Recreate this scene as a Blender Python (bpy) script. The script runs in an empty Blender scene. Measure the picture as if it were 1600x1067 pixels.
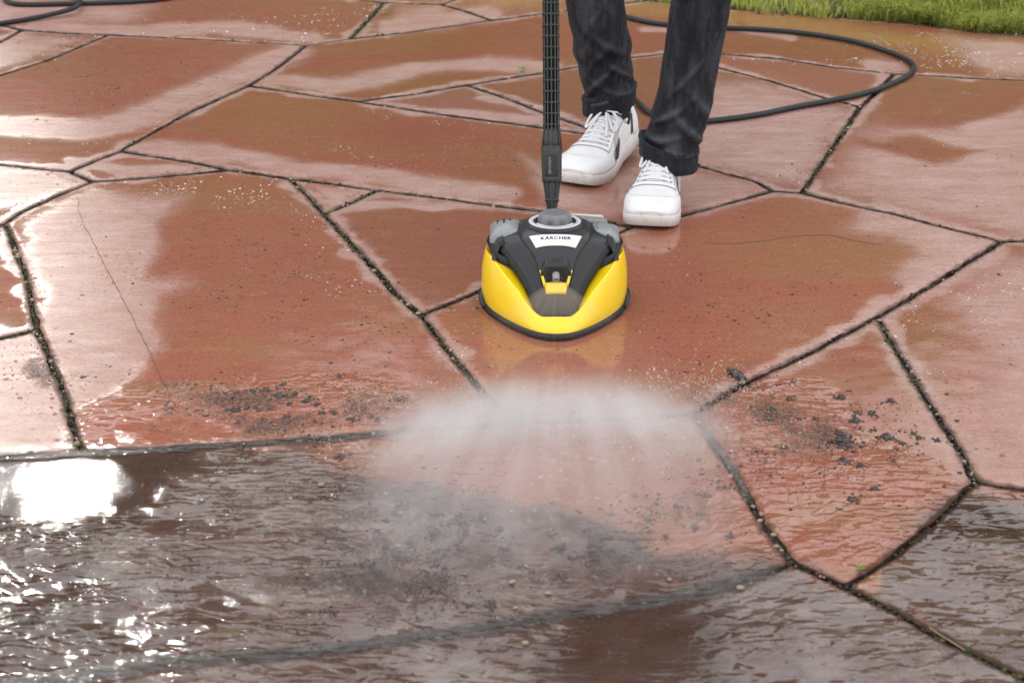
import bpy, bmesh, math, random
import numpy as np
from mathutils import Vector, Matrix, Quaternion, noise as mnoise
from mathutils.geometry import delaunay_2d_cdt

C = bpy.context.scene.collection
R = math.radians
random.seed(7)
rng = np.random.default_rng(11)

# ------------------------------------------------------------------ camera
CAM_H, PITCH, FPX = 1.48, R(23.5), 3111.0
cd = bpy.data.cameras.new("camera")
cd.sensor_width = 36.0
cd.lens = FPX * 36.0 / 1600.0
cd.clip_start, cd.clip_end = 0.05, 3000.0
cam = bpy.data.objects.new("camera", cd)
C.objects.link(cam)
cam.location = (0, 0, CAM_H)
cam.rotation_euler = (math.pi / 2 - PITCH, 0, 0)
cd.dof.use_dof = True
cd.dof.focus_distance = 4.0
cd.dof.aperture_fstop = 7.1
bpy.context.scene.camera = cam

# ------------------------------------------------------------------ sun and sky
SUN_AZ, SUN_EL = R(-13.9), R(27.6)          # azimuth from +Y, towards -X when negative
sd = bpy.data.lights.new("sun", 'SUN')
sd.energy = 0.5
sd.angle = R(0.9)
sd.color = (1.0, 0.95, 0.88)
sun = bpy.data.objects.new("sun", sd)
C.objects.link(sun)
sun_dir = Vector((math.sin(SUN_AZ) * math.cos(SUN_EL), math.cos(SUN_AZ) * math.cos(SUN_EL), math.sin(SUN_EL)))
sun.rotation_euler = sun_dir.to_track_quat('Z', 'Y').to_euler()
sun.location = sun_dir * 30

world = bpy.data.worlds.new("World")
bpy.context.scene.world = world
world.use_nodes = True
wn, wl = world.node_tree.nodes, world.node_tree.links
wn.clear()
w_out = wn.new("ShaderNodeOutputWorld")
w_bg = wn.new("ShaderNodeBackground")
w_bg.inputs[1].default_value = 0.135
sky = wn.new("ShaderNodeTexSky")
sky.sky_type = 'NISHITA'
sky.sun_disc = False
sky.sun_elevation = SUN_EL
sky.sun_rotation = SUN_AZ
sky.air_density, sky.dust_density, sky.ozone_density = 1.0, 0.3, 1.0
hs = wn.new("ShaderNodeHueSaturation")
hs.inputs["Saturation"].default_value = 0.30
hs.inputs["Value"].default_value = 1.0
wl.new(sky.outputs[0], hs.inputs["Color"])
tc = wn.new("ShaderNodeTexCoord")
cl = wn.new("ShaderNodeTexNoise")
cl.inputs["Scale"].default_value = 3.2
cl.inputs["Detail"].default_value = 6.0
cl.inputs["Roughness"].default_value = 0.55
mp = wn.new("ShaderNodeMapping")
mp.inputs["Scale"].default_value = (1, 1, 2.2)
wl.new(tc.outputs["Generated"], mp.inputs[0])
wl.new(mp.outputs[0], cl.inputs["Vector"])
cr = wn.new("ShaderNodeMapRange")
cr.inputs[1].default_value, cr.inputs[2].default_value = 0.34, 0.62
cr.inputs[3].default_value, cr.inputs[4].default_value = 0.55, 1.0
wl.new(cl.outputs[0], cr.inputs[0])
cm = wn.new("ShaderNodeMix"); cm.data_type = 'RGBA'
cm.inputs[7].default_value = (7.9, 7.95, 8.15, 1)       # bright thin cloud
wl.new(cr.outputs[0], cm.inputs[0])
wl.new(hs.outputs[0], cm.inputs[6])
wl.new(cm.outputs[2], w_bg.inputs[0])
wl.new(w_bg.outputs[0], w_out.inputs[0])

vs = bpy.context.scene.view_settings
vs.view_transform = 'Standard'
vs.look = 'None'
vs.exposure = 0.97
vs.gamma = 1.0
cy = bpy.context.scene.cycles
cy.max_bounces = 8
cy.transparent_max_bounces = 12
cy.volume_bounces = 4
cy.volume_step_rate = 1.0
cy.use_denoising = True
cy.sample_clamp_indirect = 6.0

# ------------------------------------------------------------------ picture point -> place
SP, CP = math.sin(PITCH), math.cos(PITCH)

def ray(u, v):
    a, b = (u - 800.0) / FPX, (533.5 - v) / FPX
    return Vector((a, CP + b * SP, -SP + b * CP))

def G(u, v, z=0.0):                 # where the line of sight meets height z
    d = ray(u, v)
    t = (z - CAM_H) / d.z
    return Vector((d.x * t, d.y * t, z))

def PY(u, v, y):                    # the point of the line of sight at distance y
    d = ray(u, v)
    t = y / d.y
    return Vector((d.x * t, y, CAM_H + d.z * t))

def to_px(P):                       # numpy (n,3) -> picture
    x, y, z = P[:, 0], P[:, 1], P[:, 2] - CAM_H
    dep = y * CP - z * SP
    up = y * SP + z * CP
    return 800 + FPX * x / dep, 533.5 - FPX * up / dep

# ------------------------------------------------------------------ helpers
def tag(o, label=None, cat=None, group=None, kind=None):
    if label: o["label"] = label
    if cat: o["category"] = cat
    if group: o["group"] = group
    if kind: o["kind"] = kind
    return o

def empty(name, loc, rot=(0, 0, 0)):
    o = bpy.data.objects.new(name, None)
    o.empty_display_size = 0.05
    o.location = loc
    o.rotation_euler = rot
    C.objects.link(o)
    return o

def link(name, me, mat, parent=None, smooth=True):
    o = bpy.data.objects.new(name, me)
    C.objects.link(o)
    if mat is not None:
        for m in (mat if isinstance(mat, (list, tuple)) else [mat]):
            me.materials.append(m)
    if smooth:
        me.polygons.foreach_set("use_smooth", np.ones(len(me.polygons), dtype=bool))
    if parent is not None:
        o.parent = parent
    return o

def mesh_obj(name, verts, faces, mat, parent=None, smooth=True):
    me = bpy.data.meshes.new(name)
    me.from_pydata([tuple(v) for v in verts], [], [tuple(f) for f in faces])
    me.update()
    return link(name, me, mat, parent, smooth)

def bm_obj(name, bm, mat, parent=None, smooth=True):
    bmesh.ops.recalc_face_normals(bm, faces=bm.faces)
    me = bpy.data.meshes.new(name)
    bm.to_mesh(me)
    bm.free()
    return link(name, me, mat, parent, smooth)

def fast_mesh(name, V, F):           # numpy verts (n,3) + faces (m,3 or 4)
    me = bpy.data.meshes.new(name)
    V = np.asarray(V, dtype=np.float32); F = np.asarray(F, dtype=np.int32)
    k = F.shape[1]
    me.vertices.add(len(V)); me.vertices.foreach_set("co", V.ravel())
    me.loops.add(F.size); me.loops.foreach_set("vertex_index", F.ravel())
    me.polygons.add(len(F))
    me.polygons.foreach_set("loop_start", np.arange(0, F.size, k, dtype=np.int32))
    me.polygons.foreach_set("loop_total", np.full(len(F), k, dtype=np.int32))
    me.update(calc_edges=True)
    me.validate()
    return me

def edge_split(o, ang=40):
    m = o.modifiers.new("split", 'EDGE_SPLIT')
    m.split_angle = R(ang)
    return o

def bevel(o, w, seg=2, ang=35):
    m = o.modifiers.new("bevel", 'BEVEL')
    m.width = w; m.segments = seg; m.limit_method = 'ANGLE'; m.angle_limit = R(ang)
    m.harden_normals = False
    return o

def tube(path, rad, seg=10, cap=True, closed=False):      # -> verts, faces
    P = [Vector(p) for p in path]
    n = len(P)
    rads = rad if isinstance(rad, (list, tuple)) else [rad] * n
    V, F = [], []
    t0 = (P[1] - P[0]).normalized()
    nrm = t0.orthogonal().normalized()
    for i in range(n):
        if closed:
            t = (P[(i + 1) % n] - P[i - 1]).normalized()
        else:
            t = (P[min(i + 1, n - 1)] - P[max(i - 1, 0)]).normalized()
        nrm = (nrm - t * nrm.dot(t)).normalized()
        b = t.cross(nrm)
        for k in range(seg):
            a = 2 * math.pi * k / seg
            V.append(P[i] + (nrm * math.cos(a) + b * math.sin(a)) * rads[i])
    rng_i = range(n if closed else n - 1)
    for i in rng_i:
        j = (i + 1) % n
        for k in range(seg):
            k2 = (k + 1) % seg
            F.append((i * seg + k, i * seg + k2, j * seg + k2, j * seg + k))
    if cap and not closed:
        F.append(tuple(range(seg))[::-1])
        F.append(tuple((n - 1) * seg + k for k in range(seg)))
    return V, F

def catmull(pts, per=12):
    P = [Vector(p) for p in pts]
    P = [P[0] * 2 - P[1]] + P + [P[-1] * 2 - P[-2]]
    out = []
    for i in range(1, len(P) - 2):
        p0, p1, p2, p3 = P[i - 1], P[i], P[i + 1], P[i + 2]
        for k in range(per):
            t = k / per
            out.append(0.5 * ((2 * p1) + (p2 - p0) * t + (2 * p0 - 5 * p1 + 4 * p2 - p3) * t * t + (3 * p1 - p0 - 3 * p2 + p3) * t ** 3))
    out.append(P[-2].copy())
    return out

class MB:                            # collects shapes into one mesh
    def __init__(s): s.V, s.F = [], []
    def add(s, V, F, M=None):
        o = len(s.V)
        s.V += [(M @ Vector(v)) if M is not None else Vector(v) for v in V]
        s.F += [tuple(i + o for i in f) for f in F]
        return s
    def tube(s, path, rad, seg=10, **k):
        return s.add(*tube(path, rad, seg, **k))
    def lathe(s, prof, seg=32, M=None, caps=True):
        V, F = [], []
        for (r, z) in prof:
            for k in range(seg):
                a = 2 * math.pi * k / seg
                V.append((r * math.cos(a), r * math.sin(a), z))
        for i in range(len(prof) - 1):
            for k in range(seg):
                k2 = (k + 1) % seg
                F.append((i * seg + k, i * seg + k2, (i + 1) * seg + k2, (i + 1) * seg + k))
        if caps:
            F.append(tuple(range(seg))[::-1])
            F.append(tuple((len(prof) - 1) * seg + k for k in range(seg)))
        return s.add(V, F, M)
    def box(s, c, d, M=None):
        x, y, z = c; a, b, e = d[0] / 2, d[1] / 2, d[2] / 2
        V = [(x + i * a, y + j * b, z + k * e) for i in (-1, 1) for j in (-1, 1) for k in (-1, 1)]
        F = [(0, 1, 3, 2), (4, 6, 7, 5), (0, 4, 5, 1), (2, 3, 7, 6), (0, 2, 6, 4), (1, 5, 7, 3)]
        return s.add(V, F, M)
    def prism(s, bottom, top):       # two loops with the same number of points
        n = len(bottom)
        V = list(bottom) + list(top)
        F = [(i, (i + 1) % n, n + (i + 1) % n, n + i) for i in range(n)]
        F += [tuple(range(n))[::-1], tuple(range(n, 2 * n))]
        return s.add(V, F)
    def build(s, name, mat, parent=None, smooth=True):
        bm = bmesh.new()
        vs = [bm.verts.new(v) for v in s.V]
        for f in s.F:
            try: bm.faces.new([vs[i] for i in f])
            except ValueError: pass
        return bm_obj(name, bm, mat, parent, smooth)

def vnoise(x, y, seed=0):            # value noise, vectorised
    xi, yi = np.floor(x).astype(np.int64), np.floor(y).astype(np.int64)
    fx, fy = x - xi, y - yi
    fx, fy = fx * fx * (3 - 2 * fx), fy * fy * (3 - 2 * fy)
    def h(i, j):
        n = (i * 374761393 + j * 668265263 + seed * 974711) & 0x7fffffff
        n = ((n ^ (n >> 13)) * 1274126177) & 0x7fffffff
        return ((n ^ (n >> 16)) & 0xffff) / 65535.0
    a, b, c, d = h(xi, yi), h(xi + 1, yi), h(xi, yi + 1), h(xi + 1, yi + 1)
    return (a * (1 - fx) + b * fx) * (1 - fy) + (c * (1 - fx) + d * fx) * fy

def fbm(x, y, seed=0, oct=4):
    s, a, t = 0, 0.5, 0
    for o in range(oct):
        s = s + a * vnoise(x * 2 ** o, y * 2 ** o, seed + o * 17); t += a; a *= 0.5
    return s / t

def sstep(a, b, x):
    t = np.clip((x - a) / (b - a), 0, 1)
    return t * t * (3 - 2 * t)

# ------------------------------------------------------------------ materials
def mat(name, col=(0.5, 0.5, 0.5), rough=0.5, **kw):
    m = bpy.data.materials.new(name)
    m.use_nodes = True
    b = m.node_tree.nodes["Principled BSDF"]
    b.inputs["Base Color"].default_value = (*col, 1)
    b.inputs["Roughness"].default_value = rough
    for k, v in kw.items():
        b.inputs[k.replace("_", " ")].default_value = v
    return m

class NT:                            # small node-tree writer
    def __init__(s, m):
        s.t = m.node_tree; s.n = s.t.nodes; s.l = s.t.links
        s.b = s.n.get("Principled BSDF")
    def new(s, kind, **props):
        n = s.n.new("ShaderNode" + kind)
        for k, v in props.items(): setattr(n, k, v)
        return n
    def put(s, sock, v):
        if isinstance(v, bpy.types.NodeSocket): s.l.new(v, sock)
        elif isinstance(v, (tuple, list)) and len(v) == 3 and sock.type == 'RGBA': sock.default_value = (*v, 1)
        else: sock.default_value = v
    def math(s, op, a, b=0.0, clamp=False):
        n = s.new("Math", operation=op, use_clamp=clamp)
        s.put(n.inputs[0], a); s.put(n.inputs[1], b)
        return n.outputs[0]
    def mix(s, f, a, b, blend='MIX'):
        n = s.new("Mix", data_type='RGBA', blend_type=blend)
        s.put(n.inputs[0], f); s.put(n.inputs[6], a); s.put(n.inputs[7], b)
        return n.outputs[2]
    def ramp(s, x, a, b, lo=0.0, hi=1.0, smooth=True):
        n = s.new("MapRange", interpolation_type='SMOOTHSTEP' if smooth else 'LINEAR')
        s.put(n.inputs[0], x)
        for i, v in enumerate((a, b, lo, hi)): s.put(n.inputs[1 + i], v)
        return n.outputs[0]
    def noise(s, vec, scale, detail=4.0, rough=0.55, dist=0.0):
        n = s.new("TexNoise")
        s.put(n.inputs["Vector"], vec); n.inputs["Scale"].default_value = scale
        n.inputs["Detail"].default_value = detail; n.inputs["Roughness"].default_value = rough
        n.inputs["Distortion"].default_value = dist
        return n.outputs[0]
    def mapping(s, vec, scale=(1, 1, 1), rot=(0, 0, 0), loc=(0, 0, 0)):
        n = s.new("Mapping")
        s.put(n.inputs[0], vec)
        n.inputs[1].default_value = loc; n.inputs[2].default_value = rot; n.inputs[3].default_value = scale
        return n.outputs[0]
    def bump(s, h, strength, dist, normal=None):
        n = s.new("Bump")
        s.put(n.inputs["Strength"], strength); n.inputs["Distance"].default_value = dist
        s.put(n.inputs["Height"], h)
        if normal is not None: s.l.new(normal, n.inputs["Normal"])
        return n.outputs[0]
    def attr(s, name):
        n = s.new("Attribute"); n.attribute_name = name
        return n.outputs["Fac"]
    def pos(s): return s.new("NewGeometry").outputs["Position"]
    def obj(s): return s.new("TexCoord").outputs["Object"]

def speckled(name, c1, c2, scale, rough=0.8, bumpd=0.002, spec=0.5):
    m = mat(name, c1, rough)
    t = NT(m); p = t.obj()
    n1 = t.noise(p, scale, 5, 0.65)
    t.put(t.b.inputs["Base Color"], t.mix(t.ramp(n1, 0.35, 0.65), c1, c2))
    t.put(t.b.inputs["Normal"], t.bump(t.noise(p, scale * 2.3, 4, 0.7), 0.7, bumpd))
    t.b.inputs["Specular IOR Level"].default_value = spec
    return m
# ------------------------------------------------------------------ the paving: joints drawn as a net of lines
NODES = {
 'LL': (-420, -118), 'LA': (380, -50), 'LB': (760, -19), 'LC': (1012, 1), 'LD': (1140, 14), 'LE': (1256, 23), 'LF': (1350, 30),
 'LG': (1431, 37), 'LH': (1506, 47), 'LI': (1600, 54), 'LR': (2010, 88), 'R1': (2010, 160), 'R2': (2010, 398), 'R3': (2010, 800),
 'R4': (2010, 1225), 'BR': (2010, 1420), 'BL': (-420, 1420), 'W1': (-420, 5), 'W2': (-420, 190), 'W3': (-420, 240), 'W4': (-420, 250),
 'W5': (-420, 560), 'W6': (-420, 735), 'B1': (-420, 1120),
 'N1': (34, 47), 'N2': (169, 54), 'N3': (478, 71), 'N3b': (547, 61), 'M1': (768, 32), 'T1': (600, 4), 'T2': (690, 7),
 'N4': (388, 134), 'Q1': (187, 236), 'Q2': (109, 268), 'Q3': (144, 284), 'Q4': (358, 265), 'N10': (8, 348),
 'N5': (556, 158), 'N6': (729, 133), 'K1': (1060, 82), 'K2': (1397, 115), 'K3': (1344, 167), 'K4': (1253, 301), 'K5': (1208, 298),
 'J1': (968, 218), 'N8': (988, 354), 'N11': (453, 279), 'N12': (590, 297), 'N12b': (506, 334), 'N13': (657, 491), 'N14': (800, 662),
 'N15': (1083, 646), 'N16': (1565, 377), 'N17': (1370, 496), 'N18': (1524, 752), 'N19': (1322, 916), 'S1': (58, 515), 'S2': (127, 706),
 'D1': (1240, 880),
}
LINES = [
 'LL LA LB LC LD LE LF LG LH LI LR R1 R2 R3 R4 BR BL B1 W6 W5 W4 W3 W2 W1 LL',
 ('W1', (-200, 18), (6, 40), 'N1', (100, 52), 'N2', (330, 62), 'N3', (500, 68), 'N3b', (637, 51), (700, 42), 'M1', (846, 22), (940, 9), 'LC'),
 ('N1', (0, 66), 'W2'), ('N2', (80, 92), (0, 118), 'W3'),
 ('LA', (500, -8), 'T1', 'T2', 'LB'), ('N3b', (572, 35), 'T1'), ('T2', (725, 17), 'M1'),
 ('N3', (432, 107), 'N4', (300, 173), (222, 216), 'Q1', (150, 250), 'Q2'), ('Q2', (50, 262), (0, 257), 'W4'),
 ('Q2', (125, 275), 'Q3', (90, 305), (34, 331), 'N10'), ('N10', (-60, 385), 'W5'),
 ('Q1', (290, 252), 'Q4'), ('Q3', (250, 276), 'Q4', (410, 272), 'N11'),
 ('N4', (500, 151), 'N5'), ('N5', (640, 148), 'N6', (846, 114), (899, 105), (989, 90), 'K1', (1128, 84), (1220, 92), (1310, 106), 'K2'),
 ('K2', (1500, 121), (1600, 125), 'R1'), ('K1', (1124, 106), (1205, 127), (1290, 153), 'K3'), ('K2', (1372, 143), 'K3', (1300, 232), 'K4'),
 ('N5', (700, 180), (846, 199), (890, 205), 'J1'), ('N6', (790, 153), (846, 175), (900, 193), 'J1'), ('J1', (1010, 230), (1083, 256), (1130, 270), (1178, 282), 'K5'),
 ('K5', 'K4', (1312, 316), (1397, 334), (1480, 356), 'N16', (1600, 376), 'R2'),
 ('K5', (1178, 306), (1120, 322), (1065, 337), 'N8'),
 ('N11', (520, 287), 'N12', (668, 307), (760, 319), (856, 331), (930, 343), 'N8'),
 ('N12', (545, 318), 'N12b'), ('N11', (480, 305), 'N12b', (575, 408), (620, 460), 'N13', (700, 548), (738, 593), (770, 630), 'N14'),
 ('N13', (720, 467), (790, 437), (880, 402), 'N8'),
 ('W6', (0, 716), 'S2', (300, 698), (500, 684), (640, 673), 'N14', (940, 655), 'N15'),
 ('N10', (40, 430), 'S1', (95, 600), 'S2'), ('S1', (0, 528), (-100, 548), 'W5'),
 ('N15', (1165, 598), (1270, 548), 'N17', (1470, 436), 'N16'), ('N17', (1440, 612), (1492, 690), 'N18'),
 ('N18', (1560, 758), (1600, 764), 'R3'), ('N18', (1462, 812), (1395, 868), 'N19'), ('N15', (1118, 698), (1150, 742), (1196, 824), 'D1', 'N19'),
 ('N19', (1400, 956), (1500, 1011), (1600, 1057), 'R4'),
 ('B1', (-150, 1095), (43, 1065), (174, 1048), (254, 1037), (500, 1016), (625, 1000), (765, 981), (880, 960), (1000, 944), (1120, 920), 'D1'),
]
def net_faces():
    pts, idx, adj, edges = [], {}, {}, []
    def pid(p):
        q = NODES[p] if isinstance(p, str) else p
        if q not in idx:
            idx[q] = len(pts); pts.append(G(*q).to_2d())
        return idx[q]
    for L in LINES:
        L = L.split() if isinstance(L, str) else L
        ids = [pid(p) for p in L]
        for a, b in zip(ids, ids[1:]):
            adj.setdefault(a, set()).add(b); adj.setdefault(b, set()).add(a); edges.append((a, b))
    order = {a: sorted(bs, key=lambda b: math.atan2(pts[b].y - pts[a].y, pts[b].x - pts[a].x)) for a, bs in adj.items()}
    seen, faces = set(), []
    for a in adj:
        for b in adj[a]:
            if (a, b) in seen: continue
            f, u, v = [], a, b
            while (u, v) not in seen:
                seen.add((u, v)); f.append(u)
                o = order[v]; w = o[(o.index(u) - 1) % len(o)]
                u, v = v, w
            P = [pts[i] for i in f]
            area = sum(P[i].x * P[(i + 1) % len(P)].y - P[(i + 1) % len(P)].x * P[i].y for i in range(len(P))) / 2
            if area > 1e-4: faces.append((P, area))
    return faces, [(pts[a], pts[b]) for a, b in edges]

def seg_dist(P, A, B):               # P (n,2), segments A,B (m,2) -> min distance
    best = np.full(len(P), 1e9)
    for a, b in zip(A, B):
        d = b - a; L = max(float(d @ d), 1e-12)
        t = np.clip(((P - a) @ d) / L, 0, 1)
        q = P - (a + t[:, None] * d)
        best = np.minimum(best, np.sqrt((q * q).sum(1)))
    return best

def in_poly(x, y, poly):
    inside = np.zeros(len(x), bool)
    n = len(poly)
    for i in range(n):
        x1, y1 = poly[i]; x2, y2 = poly[(i + 1) % n]
        c = ((y1 > y) != (y2 > y))
        with np.errstate(divide='ignore', invalid='ignore'):
            xi = (x2 - x1) * (y - y1) / (y2 - y1) + x1
        inside ^= c & (x < xi)
    return inside

def poly_soft(u, v, poly, w):        # 1 inside, fading over w picture points (rows count 1.6x)
    P = np.stack([u, v * 1.6], 1)
    Q = np.array([(a, b * 1.6) for a, b in poly], float)
    d = seg_dist(P, Q, np.roll(Q, -1, 0))
    s = np.where(in_poly(u, v, poly), d, -d)
    return sstep(-w, w, s)

def stroke(u, v, line, w):
    P = np.stack([u, v * 1.9], 1)
    Q = np.array([(a, b * 1.9) for a, b in line], float)
    d = seg_dist(P, Q[:-1], Q[1:])
    return 1 - sstep(0, w * 2.3, d)

# where the stone has dried to a dull damp (bands and patches), where it is flooded, muddy, darkened by painted reflections, ochre
DAMP_LINES = [
 ([(-60, 195), (60, 196), (130, 200), (200, 186), (280, 158), (380, 112), (460, 82)], 26),
 ([(60, 38), (200, 46), (330, 42), (500, 56)], 15), ([(210, 226), (330, 238), (450, 262), (600, 276), (700, 290), (780, 306)], 20),
 ([(410, 126), (520, 138), (640, 110), (760, 98), (860, 104)], 18), ([(120, 252), (200, 262), (300, 262)], 14),
 ([(520, 325), (640, 312), (780, 324)], 12), ([(1372, 510), (1430, 610), (1480, 690), (1508, 730)], 15),
 ([(1390, 345), (1460, 375), (1520, 385), (1440, 425)], 44), ([(1300, 520), (1400, 460), (1540, 385)], 14),
 ([(600, 40), (700, 34), (760, 26)], 20), ([(640, 172), (760, 182), (860, 190)], 14), ([(1360, 104), (1395, 108)], 16),
 ([(760, 146), (830, 160), (880, 178)], 10), ([(1020, 50), (1140, 40), (1240, 60)], 8), ([(280, 690), (160, 700)], 18),
]
DAMP_POLYS = [
 ([(-80, 262), (60, 264), (128, 282), (60, 316), (-80, 346)], 26),
 ([(26, 348), (146, 290), (206, 300), (300, 300), (250, 345), (236, 398), (216, 428), (250, 434), (292, 436), (300, 446), (262, 458), (252, 500), (250, 545), (214, 592), (170, 634), (112, 640), (70, 500)], 22),
 ([(1290, 300), (1350, 210), (1500, 160), (1640, 150), (1640, 375), (1420, 330)], 40),
 ([(1090, 262), (1060, 190), (1120, 130), (1180, 130), (1300, 170), (1330, 178), (1250, 296), (1190, 285)], 26),
 ([(1480, 470), (1560, 400), (1640, 390), (1640, 740), (1560, 720), (1540, 640), (1560, 560)], 46),
 ([(-60, 520), (60, 525), (120, 700), (-60, 712)], 24), ([(-60, 70), (30, 50), (150, 58), (60, 96), (-60, 130)], 16),
 ([(-80, -20), (240, 10), (200, 34), (60, 38), (-80, 36)], 20), ([(462, 284), (560, 296), (508, 328)], 12),
 ([(980, 232), (1080, 262), (1190, 296), (1060, 330), (985, 345)], 30), ([(800, 250), (880, 270), (990, 330), (870, 322)], 18),
 ([(1480, 60), (1640, 70), (1640, 118), (1540, 116)], 20),
 ([(620, 14), (684, 10), (720, 20), (760, 32), (650, 44), (580, 44)], 14),
]
WET_POLYS = [([(1392, 112), (1600, 128), (1640, 150), (1500, 205), (1380, 190), (1366, 150)], 26), ([(1340, 226), (1420, 215), (1560, 240), (1440, 252)], 18),
 ([(860, 110), (960, 95), (1040, 110), (1060, 160), (1000, 200), (900, 170)], 14)]
FLOOD_POLYS = [([(-450, 722), (127, 712), (300, 703), (500, 690), (640, 678), (800, 664), (1083, 648), (1110, 620), (1200, 580), (1290, 600), (1330, 680), (1440, 720), (1500, 752), (2050, 800), (2050, 1450), (-450, 1450)], 22),
 ([(130, 640), (300, 596), (450, 590), (600, 600), (640, 640), (640, 676), (300, 700), (130, 708)], 30)]
MUD_POLYS = [([(-450, 716), (130, 712), (300, 702), (480, 690), (560, 735), (700, 765), (880, 790), (1000, 850), (1100, 862), (1185, 850), (1250, 890), (1330, 925), (1420, 975), (1500, 1020), (1700, 1120), (2050, 1300), (2050, 1450), (-450, 1450)], 40), ([(1500, 760), (1640, 775), (2000, 800), (2000, 1400), (1400, 1000), (1330, 930), (1390, 880)], 40)]
CLEAN_POLYS = [([(520, 690), (800, 664), (1083, 648), (1150, 742), (1190, 830), (1180, 862), (1060, 838), (980, 815), (900, 782), (720, 756), (560, 728)], 60)]
CALM_POLYS = [([(-450, 718), (130, 708), (290, 704), (300, 740), (220, 800), (110, 830), (-450, 830)], 26), ([(870, 960), (1120, 940), (1170, 1080), (850, 1110)], 50)]
DARK_REFL_POLYS = [([(-60, 880), (120, 860), (230, 930), (240, 1080), (-60, 1090)], 60), ([(60, 712), (290, 706), (310, 735), (230, 800), (130, 860), (-30, 870), (-60, 720)], 34), ([(870, 950), (1130, 930), (1180, 1080), (820, 1120)], 40),
 ([(880, 790), (1000, 830), (1010, 880), (920, 880)], 20), ([(1500, 765), (1640, 790), (1640, 850), (1440, 850), (1390, 880)], 40)]
OCHRE = [((640, 60), 160, 30), ((480, 180), 190, 45), ((950, 130), 160, 60), ((1300, 80), 190, 45), ((1470, 140), 120, 40), ((300, 300), 190, 40), ((640, 130), 200, 26), ((1300, 380), 200, 40), ((1420, 560), 70, 90), ((60, 220), 160, 30), ((60, 100), 130, 20)]
REDS = [((430, 420), 190, 90), ((700, 400), 130, 70), ((1040, 450), 90, 110), ((640, 210), 120, 36), ((1000, 560), 200, 60), ((560, 560), 150, 50)]
PITS = [((420, 440), 200, 90), ((620, 540), 140, 60), ((1170, 480), 150, 70), ((180, 120), 230, 70), ((80, 590), 60, 80), ((1060, 560), 120, 50)]
GRIT = [((360, 630), 210, 44), ((560, 640), 90, 40), ((640, 850), 440, 130), ((560, 930), 420, 90), ((900, 880), 260, 80), ((1060, 800), 130, 90), ((1260, 690), 150, 70), ((420, 660), 260, 40), ((1200, 640), 100, 40), ((70, 590), 40, 50), ((1120, 620), 70, 26)]

def gauss(u, v, L):
    s = np.zeros(len(u))
    for (a, b), rx, ry in L:
        s = np.maximum(s, np.exp(-(((u - a) / rx) ** 2 + ((v - b) / ry) ** 2) * 1.2))
    return s

def surface_state(V, edge):
    """per-vertex state of the stone: wet, flow, mud, dark, ochre, red, pits, grit"""
    # positions are warped a little so that no region has a drawn-looking border
    W = V.copy()
    W[:, 0] += (fbm(V[:, 0] * 6, V[:, 1] * 4, 3) - .5) * 0.10 + (fbm(V[:, 0] * 40, V[:, 1] * 22, 5) - .5) * 0.02
    W[:, 1] += (fbm(V[:, 0] * 5, V[:, 1] * 4, 9) - .5) * 0.14
    u, v = to_px(W)
    damp = np.zeros(len(V))
    for L, w in DAMP_LINES: damp = np.maximum(damp, stroke(u, v, L, w))
    for P, w in DAMP_POLYS: damp = np.maximum(damp, poly_soft(u, v, P, w * 2.6))
    for P, w in WET_POLYS: damp = damp * (1 - poly_soft(u, v, P, w))
    damp = np.maximum(damp, 0.75 * (1 - sstep(0.008, 0.045, edge + (fbm(V[:, 0] * 14, V[:, 1] * 14, 21) - .5) * 0.07)))
    flood = np.zeros(len(V))
    for P, w in FLOOD_POLYS: flood = np.maximum(flood, poly_soft(u, v, P, w))
    wetf = flood.copy()
    for P, w in CALM_POLYS: flood = flood * (1 - .96 * poly_soft(u, v, P, w))
    mud = np.zeros(len(V))
    for P, w in MUD_POLYS: mud = np.maximum(mud, poly_soft(u, v, P, w))
    for P, w in CLEAN_POLYS: mud = mud * (1 - poly_soft(u, v, P, w))
    dark = np.zeros(len(V))
    for P, w in DARK_REFL_POLYS: dark = np.maximum(dark, poly_soft(u, v, P, w))
    wet = np.maximum(1 - damp, wetf)
    rim = 1 - sstep(0.0060, 0.0125, edge + (fbm(V[:, 0] * 70, V[:, 1] * 70, 77, 3) - .5) * 0.008)
    rim *= np.where((v > 890) & (u < 1250), .25, 1.0)
    return dict(rim=rim, wet=wet, flow=flood, mud=mud, dark=dark, ochre=gauss(u, v, OCHRE), red=gauss(u, v, REDS), pits=gauss(u, v, PITS), grit=gauss(u, v, GRIT) * np.where(v > 740, .8, 1.0))

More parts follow.
